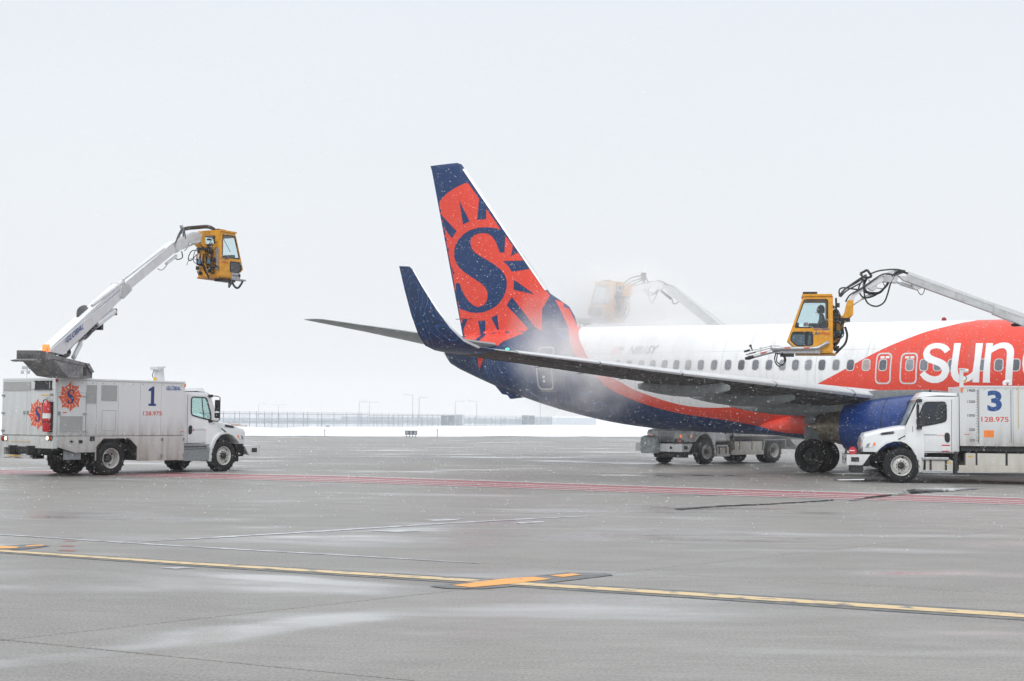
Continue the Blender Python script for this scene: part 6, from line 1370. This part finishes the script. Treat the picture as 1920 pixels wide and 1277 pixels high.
# ------------------------------------------------------------------ fence, poles and things beyond the apron
def at(px, py, y):
    p = world_f.on(px, py, 1, y); return Vector((p.x, y, p.z))
post_me = MB(); post_me.tube([(0, 0, 0), (0, 0, 1.95)], .03, 6); post_me.tube([(0, 0, 1.95), (.0, -.16, 2.22)], .022, 5); post_me = post_me.mesh('fence_post')
def chainlink():
    m = bpy.data.materials.new('chain_link'); m.use_nodes = True; M['chain_link'] = m; t = m.node_tree; t.nodes.clear()
    tr = nn(t, 'BsdfTransparent'); d = nn(t, 'BsdfDiffuse'); d.inputs[0].default_value = (.20, .22, .24, 1); mx = nn(t, 'MixShader'); o = nn(t, 'OutputMaterial')
    n = nn(t, 'TexNoise'); n.inputs['Scale'].default_value = .35; g = nn(t, 'NewGeometry'); t.links.new(g.outputs['Position'], n.inputs[0])
    t.links.new(math_n(t, 'MULTIPLY_ADD', n.outputs[0], .40, .14), mx.inputs[0]); t.links.new(tr.outputs[0], mx.inputs[1]); t.links.new(d.outputs[0], mx.inputs[2]); t.links.new(mx.outputs[0], o.inputs[0])
chainlink()
def fence(pxs, y0, y1, ztop, label, px0, px1, zb_=-.2):
    """posts at the photograph columns pxs; depth runs from y0 to y1"""
    A = at(px0, 790, y0); B = at(px1, 790, y1)
    f_ = empty('chain_link_fence', Matrix.Translation((A.x, A.y, 0)), label, 'fence')
    pts = []
    for p in pxs:
        t_ = (p - px0) / (px1 - px0); d_ = ray(p, 790); # meet the vertical plane through A and B
        n_ = Vector((B.y - A.y, -(B.x - A.x), 0)); k = (A - CPOS).dot(n_) / d_.dot(n_); w_ = CPOS + d_ * k; pts.append(Vector((w_.x - A.x, w_.y - A.y, 0)))
    for q in pts:
        o = link_mesh('fence_post', post_me, 'fence_steel', f_, loc=(q.x, q.y, zb_)); o.scale = (1, 1, (ztop - zb_) / 1.95)
    ln = MB()
    for z in (ztop, ztop * .5): ln.tube([(pts[0].x, pts[0].y, z), (pts[-1].x, pts[-1].y, z)], .022, 5)
    ln.build('rail', 'fence_steel', f_)
    ln = MB()
    for k in range(3): ln.tube([(pts[0].x, pts[0].y - .05 * k - .03, ztop + .08 * k + .06), (pts[-1].x, pts[-1].y - .05 * k - .03, ztop + .08 * k + .06)], .008, 4)
    ln.build('barbed_wire', 'fence_steel', f_)
    for a, b_ in zip(pts, pts[1:]):
        MB().add([(a.x, a.y + .03, zb_), (b_.x, b_.y + .03, zb_), (b_.x, b_.y + .03, ztop), (a.x, a.y + .03, ztop)], [(0, 1, 2, 3)]).build('mesh_panel', 'chain_link', f_)
    return f_
rnd = random.Random(2)
pa = [382, 396, 410, 419, 440, 449, 468, 481, 496, 510, 522, 539, 551, 569, 577, 596, 603, 626, 650, 671, 677, 690]
fence(pa, 146, 190, 1.74, 'tall chain-link fence with bare posts behind the nearest snow bank', 382, 690)
pb = [690 + k * 9.3 + rnd.uniform(-2, 2) for k in range(20)]
fence(pb, 190, 240, 1.66, 'finer run of chain-link fence between the two grey screen blocks', 690, 868)
pc = [872 + k * 9.5 + rnd.uniform(-2, 2) for k in range(18)]
fence(pc, 235, 300, 1.50, 'faint far run of chain-link fence vanishing behind the tail', 872, 1040)
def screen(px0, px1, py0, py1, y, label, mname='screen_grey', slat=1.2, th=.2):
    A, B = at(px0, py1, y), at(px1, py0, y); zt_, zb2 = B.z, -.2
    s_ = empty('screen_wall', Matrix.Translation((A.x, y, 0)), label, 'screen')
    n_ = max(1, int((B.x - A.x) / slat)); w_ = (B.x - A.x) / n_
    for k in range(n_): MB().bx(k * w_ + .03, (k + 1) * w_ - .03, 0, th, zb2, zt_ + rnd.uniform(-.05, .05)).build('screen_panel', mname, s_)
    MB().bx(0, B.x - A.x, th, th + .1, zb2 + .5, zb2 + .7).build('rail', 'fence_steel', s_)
screen(826, 853, 779, 803, 262, 'wide mid-grey screen wall behind the fence, left of the dark block')
screen(853, 870, 778, 803.5, 258, 'darkest square grey screen block behind the fence', 'mast')
screen(978, 1003, 779, 803, 300, 'grey screen block behind the far fence under the tail cone')
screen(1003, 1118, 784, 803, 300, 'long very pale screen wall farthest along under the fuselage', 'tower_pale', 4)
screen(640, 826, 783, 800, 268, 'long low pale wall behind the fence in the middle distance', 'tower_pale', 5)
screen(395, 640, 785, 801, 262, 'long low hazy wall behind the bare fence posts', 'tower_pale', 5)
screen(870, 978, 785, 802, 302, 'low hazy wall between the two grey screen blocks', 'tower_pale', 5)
bar = at(425, 795, 150); b2_ = at(462, 806, 150)
bo = empty('concrete_barrier', Matrix.Translation((bar.x, 150, 0)), 'brownish grey barrier block behind the hood of the box truck', 'barrier')
MB().prism([(0, .2), (b2_.x - bar.x, .2), (b2_.x - bar.x - .05, bar.z - .1), (.4, bar.z)], 0, .6).build('block', 'barrier', bo, bevel=.02); MB().prism([(.1, bar.z + .005), (1.4, bar.z - .045), (1.4, bar.z), (.1, bar.z + .05)], .0, .6).build('cap', 'marker_orange', bo)
def lamp_post(px, ptop, y, arms, label):
    T = at(px, ptop, y); o = empty('light_pole', Matrix.Translation((T.x, y, 0)), label, 'light pole', 'tall light poles beyond the fence')
    MB().tube([(0, 0, -.1), (0, 0, T.z)], [.16, .10], 8).build('pole', 'mast', o)
    for s in arms:
        MB().tube([(0, 0, T.z - .1), (s * 1.6, 0, T.z)], .06, 6).build('arm', 'mast', o); MB().box((s * 2.0, 0, T.z), (1.1, .4, .14)).build('lamp_head', 'mast', o)
for px, py, y, arms, lab in ((485, 757, 470, (1,), 'very faint light pole above the fence, leftmost of the row'), (522.5, 759, 500, (1, -1), 'faint short double-armed light pole, second of the row from the box truck'),
                            (674, 752, 430, (1,), 'thin light pole with a single arm, left of a close pair'), (693, 754, 440, (1, -1), 'thin double-armed light pole, right of a close pair'),
                            (774, 740, 380, (-1,), 'tallest light pole with its arm pointing away from its neighbour'), (786, 745, 385, (1,), 'light pole close beside the tallest one, arm pointing to the tail'),
                            (854, 752, 400, (1,), 'light pole standing over the darkest grey screen block'), (894, 752, 410, (-1,), 'light pole between the grey screen blocks near the tail cone'), (1013, 756, 430, (1,), 'faint light pole under the rear of the fuselage')):
    lamp_post(px, py, y, arms, lab)
T = at(50.5, 690, 300); fm = empty('floodlight_mast', Matrix.Translation((T.x, 300, 0)), 'floodlight mast with five lamps showing above the box truck roof', 'floodlight')
MB().tube([(0, 0, -.1), (0, 0, T.z)], .09, 8).box((0, 0, at(50, 695.5, 300).z), (1.7, .1, .1)).box((0, 0, at(50, 689, 300).z), (1.5, .1, .1)).build('mast', 'mast', fm)
for px, py in ((44.4, 689.5), (50.7, 689.5), (57.3, 689.5), (42.5, 698), (54, 698)):
    q = at(px, py, 300); MB().box((q.x - T.x, -.2, q.z), (.56, .3, .66), Matrix.Rotation(R(-20), 3, 'X')).build('flood_lamp', 'fence_steel', fm, bevel=.04)
q0, q1 = at(71, 683.5, 620), at(85, 692, 620); wt = empty('water_tower', Matrix.Translation(((q0.x + q1.x) / 2, 620, 0)), 'very faint boxy tower beside the floodlight mast', 'tower')
MB().box((0, 0, (q0.z + q1.z) / 2), (q1.x - q0.x, 3, q0.z - q1.z)).build('tank', 'tower_pale', wt, bevel=.2); MB().box((0, 0, q1.z / 2), (1.3, 1.3, q1.z)).build('column', 'tower_pale', wt)
q0, q1 = at(759.5, 807.5, 120), at(782, 815.8, 120); sg = empty('airfield_sign', Matrix.Translation((q0.x, 120, 0)), 'low dark airfield sign on short legs at the edge of the snow', 'sign')
w_ = q1.x - q0.x; MB().bx(0, w_, 0, .18, q1.z + .02, q0.z).build('sign_panel', 'sign_dark', sg, bevel=.02)
for k in range(3): MB().bx(.05 + k * w_ / 3, .05 + k * w_ / 3 + w_ / 3 - .09, -.01, 0, q1.z + .07, q0.z - .05).build('sign_face', 'screen_grey', sg)
for k in range(4): MB().bx(.1 + k * (w_ - .25) / 3, .15 + k * (w_ - .25) / 3, .07, .11, -.05, q1.z + .02).build('leg', 'fence_steel', sg)
for px, lab in ((609, 'thin marker stake in the snow, left of the low dark sign'), (820, 'thin marker stake in the snow, right of the low dark sign')):
    q = at(px, 805.5, 121); s_ = empty('marker_stake', Matrix.Translation((q.x, 121, 0)), lab, 'stake'); MB().tube([(0, 0, -.1), (0, 0, q.z)], .03, 6).build('rod', 'fence_steel', s_); MB().box((0, 0, q.z - .04), (.12, .04, .12)).build('flag', 'mast', s_)
for px, py, lab in ((615, 800, 'small grey plate in the snow behind the bare fence posts'), (637, 802, 'small grey plate in the snow just right of the other plate')):
    q = at(px, py, 175); s_ = empty('small_sign', Matrix.Translation((q.x, 175, 0)), lab, 'sign'); MB().box((0, 0, q.z), (.42, .06, .26)).build('plate', 'fence_steel', s_, bevel=.01); MB().tube([(0, .05, -.1), (0, .05, q.z)], .025, 6).build('post', 'fence_steel', s_)

# ------------------------------------------------------------------ air: haze, spray mist and falling snow
def volume_mat(name, dens, col=(1., 1., 1.), noise=None):
    m = bpy.data.materials.new(name); m.use_nodes = True; M[name] = m; t = m.node_tree; t.nodes.clear()
    v = nn(t, 'VolumePrincipled'); v.inputs['Color'].default_value = (*col, 1); v.inputs['Density'].default_value = dens; v.inputs['Anisotropy'].default_value = 0.
    o = nn(t, 'OutputMaterial'); t.links.new(v.outputs[0], o.inputs['Volume']); return m, t, v
volume_mat('haze_volume', .0004)
hz = MB().bx(-260, 260, -30, 700, -1.1, 16).build('haze', 'haze_volume'); tag(hz, kind='stuff')
def mist(name, c, r, dens, seed, rotz=0.):
    m, t, v = volume_mat(name + '_vol%d' % seed, dens)
    tcn = nn(t, 'TexCoord'); n = nn(t, 'TexNoise'); n.inputs['Scale'].default_value = .9; n.inputs['Detail'].default_value = 4
    g = nn(t, 'NewGeometry'); mpn = nn(t, 'Mapping'); mpn.inputs['Location'].default_value = (seed, 0, 0); t.links.new(g.outputs['Position'], mpn.inputs[0]); t.links.new(mpn.outputs[0], n.inputs[0])
    ln = nn(t, 'VectorMath', operation='LENGTH'); t.links.new(tcn.outputs['Object'], ln.inputs[0])
    fall = nn(t, 'MapRange'); fall.inputs[1].default_value = 1.; fall.inputs[2].default_value = .1; fall.interpolation_type = 'SMOOTHSTEP'; t.links.new(ln.outputs['Value'], fall.inputs[0])
    nr = nn(t, 'MapRange'); nr.inputs[1].default_value = .42; nr.inputs[2].default_value = .70; t.links.new(n.outputs[0], nr.inputs[0])
    t.links.new(math_n(t, 'MULTIPLY', math_n(t, 'MULTIPLY', fall.outputs[0], math_n(t, 'MULTIPLY_ADD', nr.outputs[0], 1., .25)), dens), v.inputs['Density'])
    bm_ = bmesh.new(); bmesh.ops.create_icosphere(bm_, subdivisions=3, radius=1); me = bpy.data.meshes.new(name); bm_.to_mesh(me); bm_.free()
    o = link_mesh(name, me, m); o.location = c; o.scale = r; o.rotation_euler = (0, 0, rotz); tag(o, kind='stuff'); return o
PW = lambda xa, ys, z: PF.M @ loc(xa, ys, z)
mist('spray_mist', PW(27.6, 1.9, 4.0), (5.6, 3.4, 2.0), .95, 1, -.639)
mist('spray_mist', PW(31.6, -3.6, 6.5), (4.2, 2.4, 2.6), 1.1, 6, -.639)
mist('spray_mist', PW(31.2, 2.3, 4.4), (2.0, 1.6, 2.7), .75, 2, -.639)
mist('spray_mist', PW(29.2, 2.6, 2.3), (3.0, 1.4, 1.2), .38, 3, -.639)
mist('spray_mist', PW(30.0, -5.5, 4.8), (7.5, 4.0, 3.4), .36, 4, -.639)
mist('spray_mist', (11.0, 57.3, 1.3), (2.4, 1.0, 1.5), .7, 7)
mist('spray_mist', (7.6, 55.0, 1.2), (2.6, .9, 1.2), .22, 8)
def snowfall():
    rs = np.random.RandomState(4); N = 95000
    y = 19 + (rs.rand(N) ** .8) * 38; x = (rs.rand(N) * 2 - 1) * y * .37; z = .05 + rs.rand(N) * np.minimum(13, y * .29 + 1.7)
    s = .0012 + rs.rand(N) ** 3 * .0031; d = rs.randn(N, 3) * .3 + np.array([.9, .1, -.55]); d /= np.linalg.norm(d, axis=1)[:, None]
    c = np.stack([x, y, z], 1); a = c + d * (s * 4)[:, None]; b = c - d * (s * 4)[:, None]
    p = c + np.stack([s * .9, s * 0, s * .7], 1); q = c + np.stack([-s * .8, s * .7, s * .4], 1); r = c + np.stack([s * .1, -s * .8, -s * .8], 1)
    V = np.stack([a, b, p, q, r], 1).reshape(-1, 3); base = (np.arange(N) * 5)[:, None, None]
    F_ = (np.array([[0, 2, 3], [0, 3, 4], [0, 4, 2], [1, 3, 2], [1, 4, 3], [1, 2, 4]])[None] + base).reshape(-1, 3)
    me = bpy.data.meshes.new('falling_snow'); me.from_pydata(V.tolist(), [], F_.tolist())
    o = link_mesh('falling_snow', me, 'snow_flake'); tag(o, kind='stuff')
snowfall()
for o in list(bpy.data.objects):
    if o.name.startswith('paint_mark'): o['kind'] = 'structure'
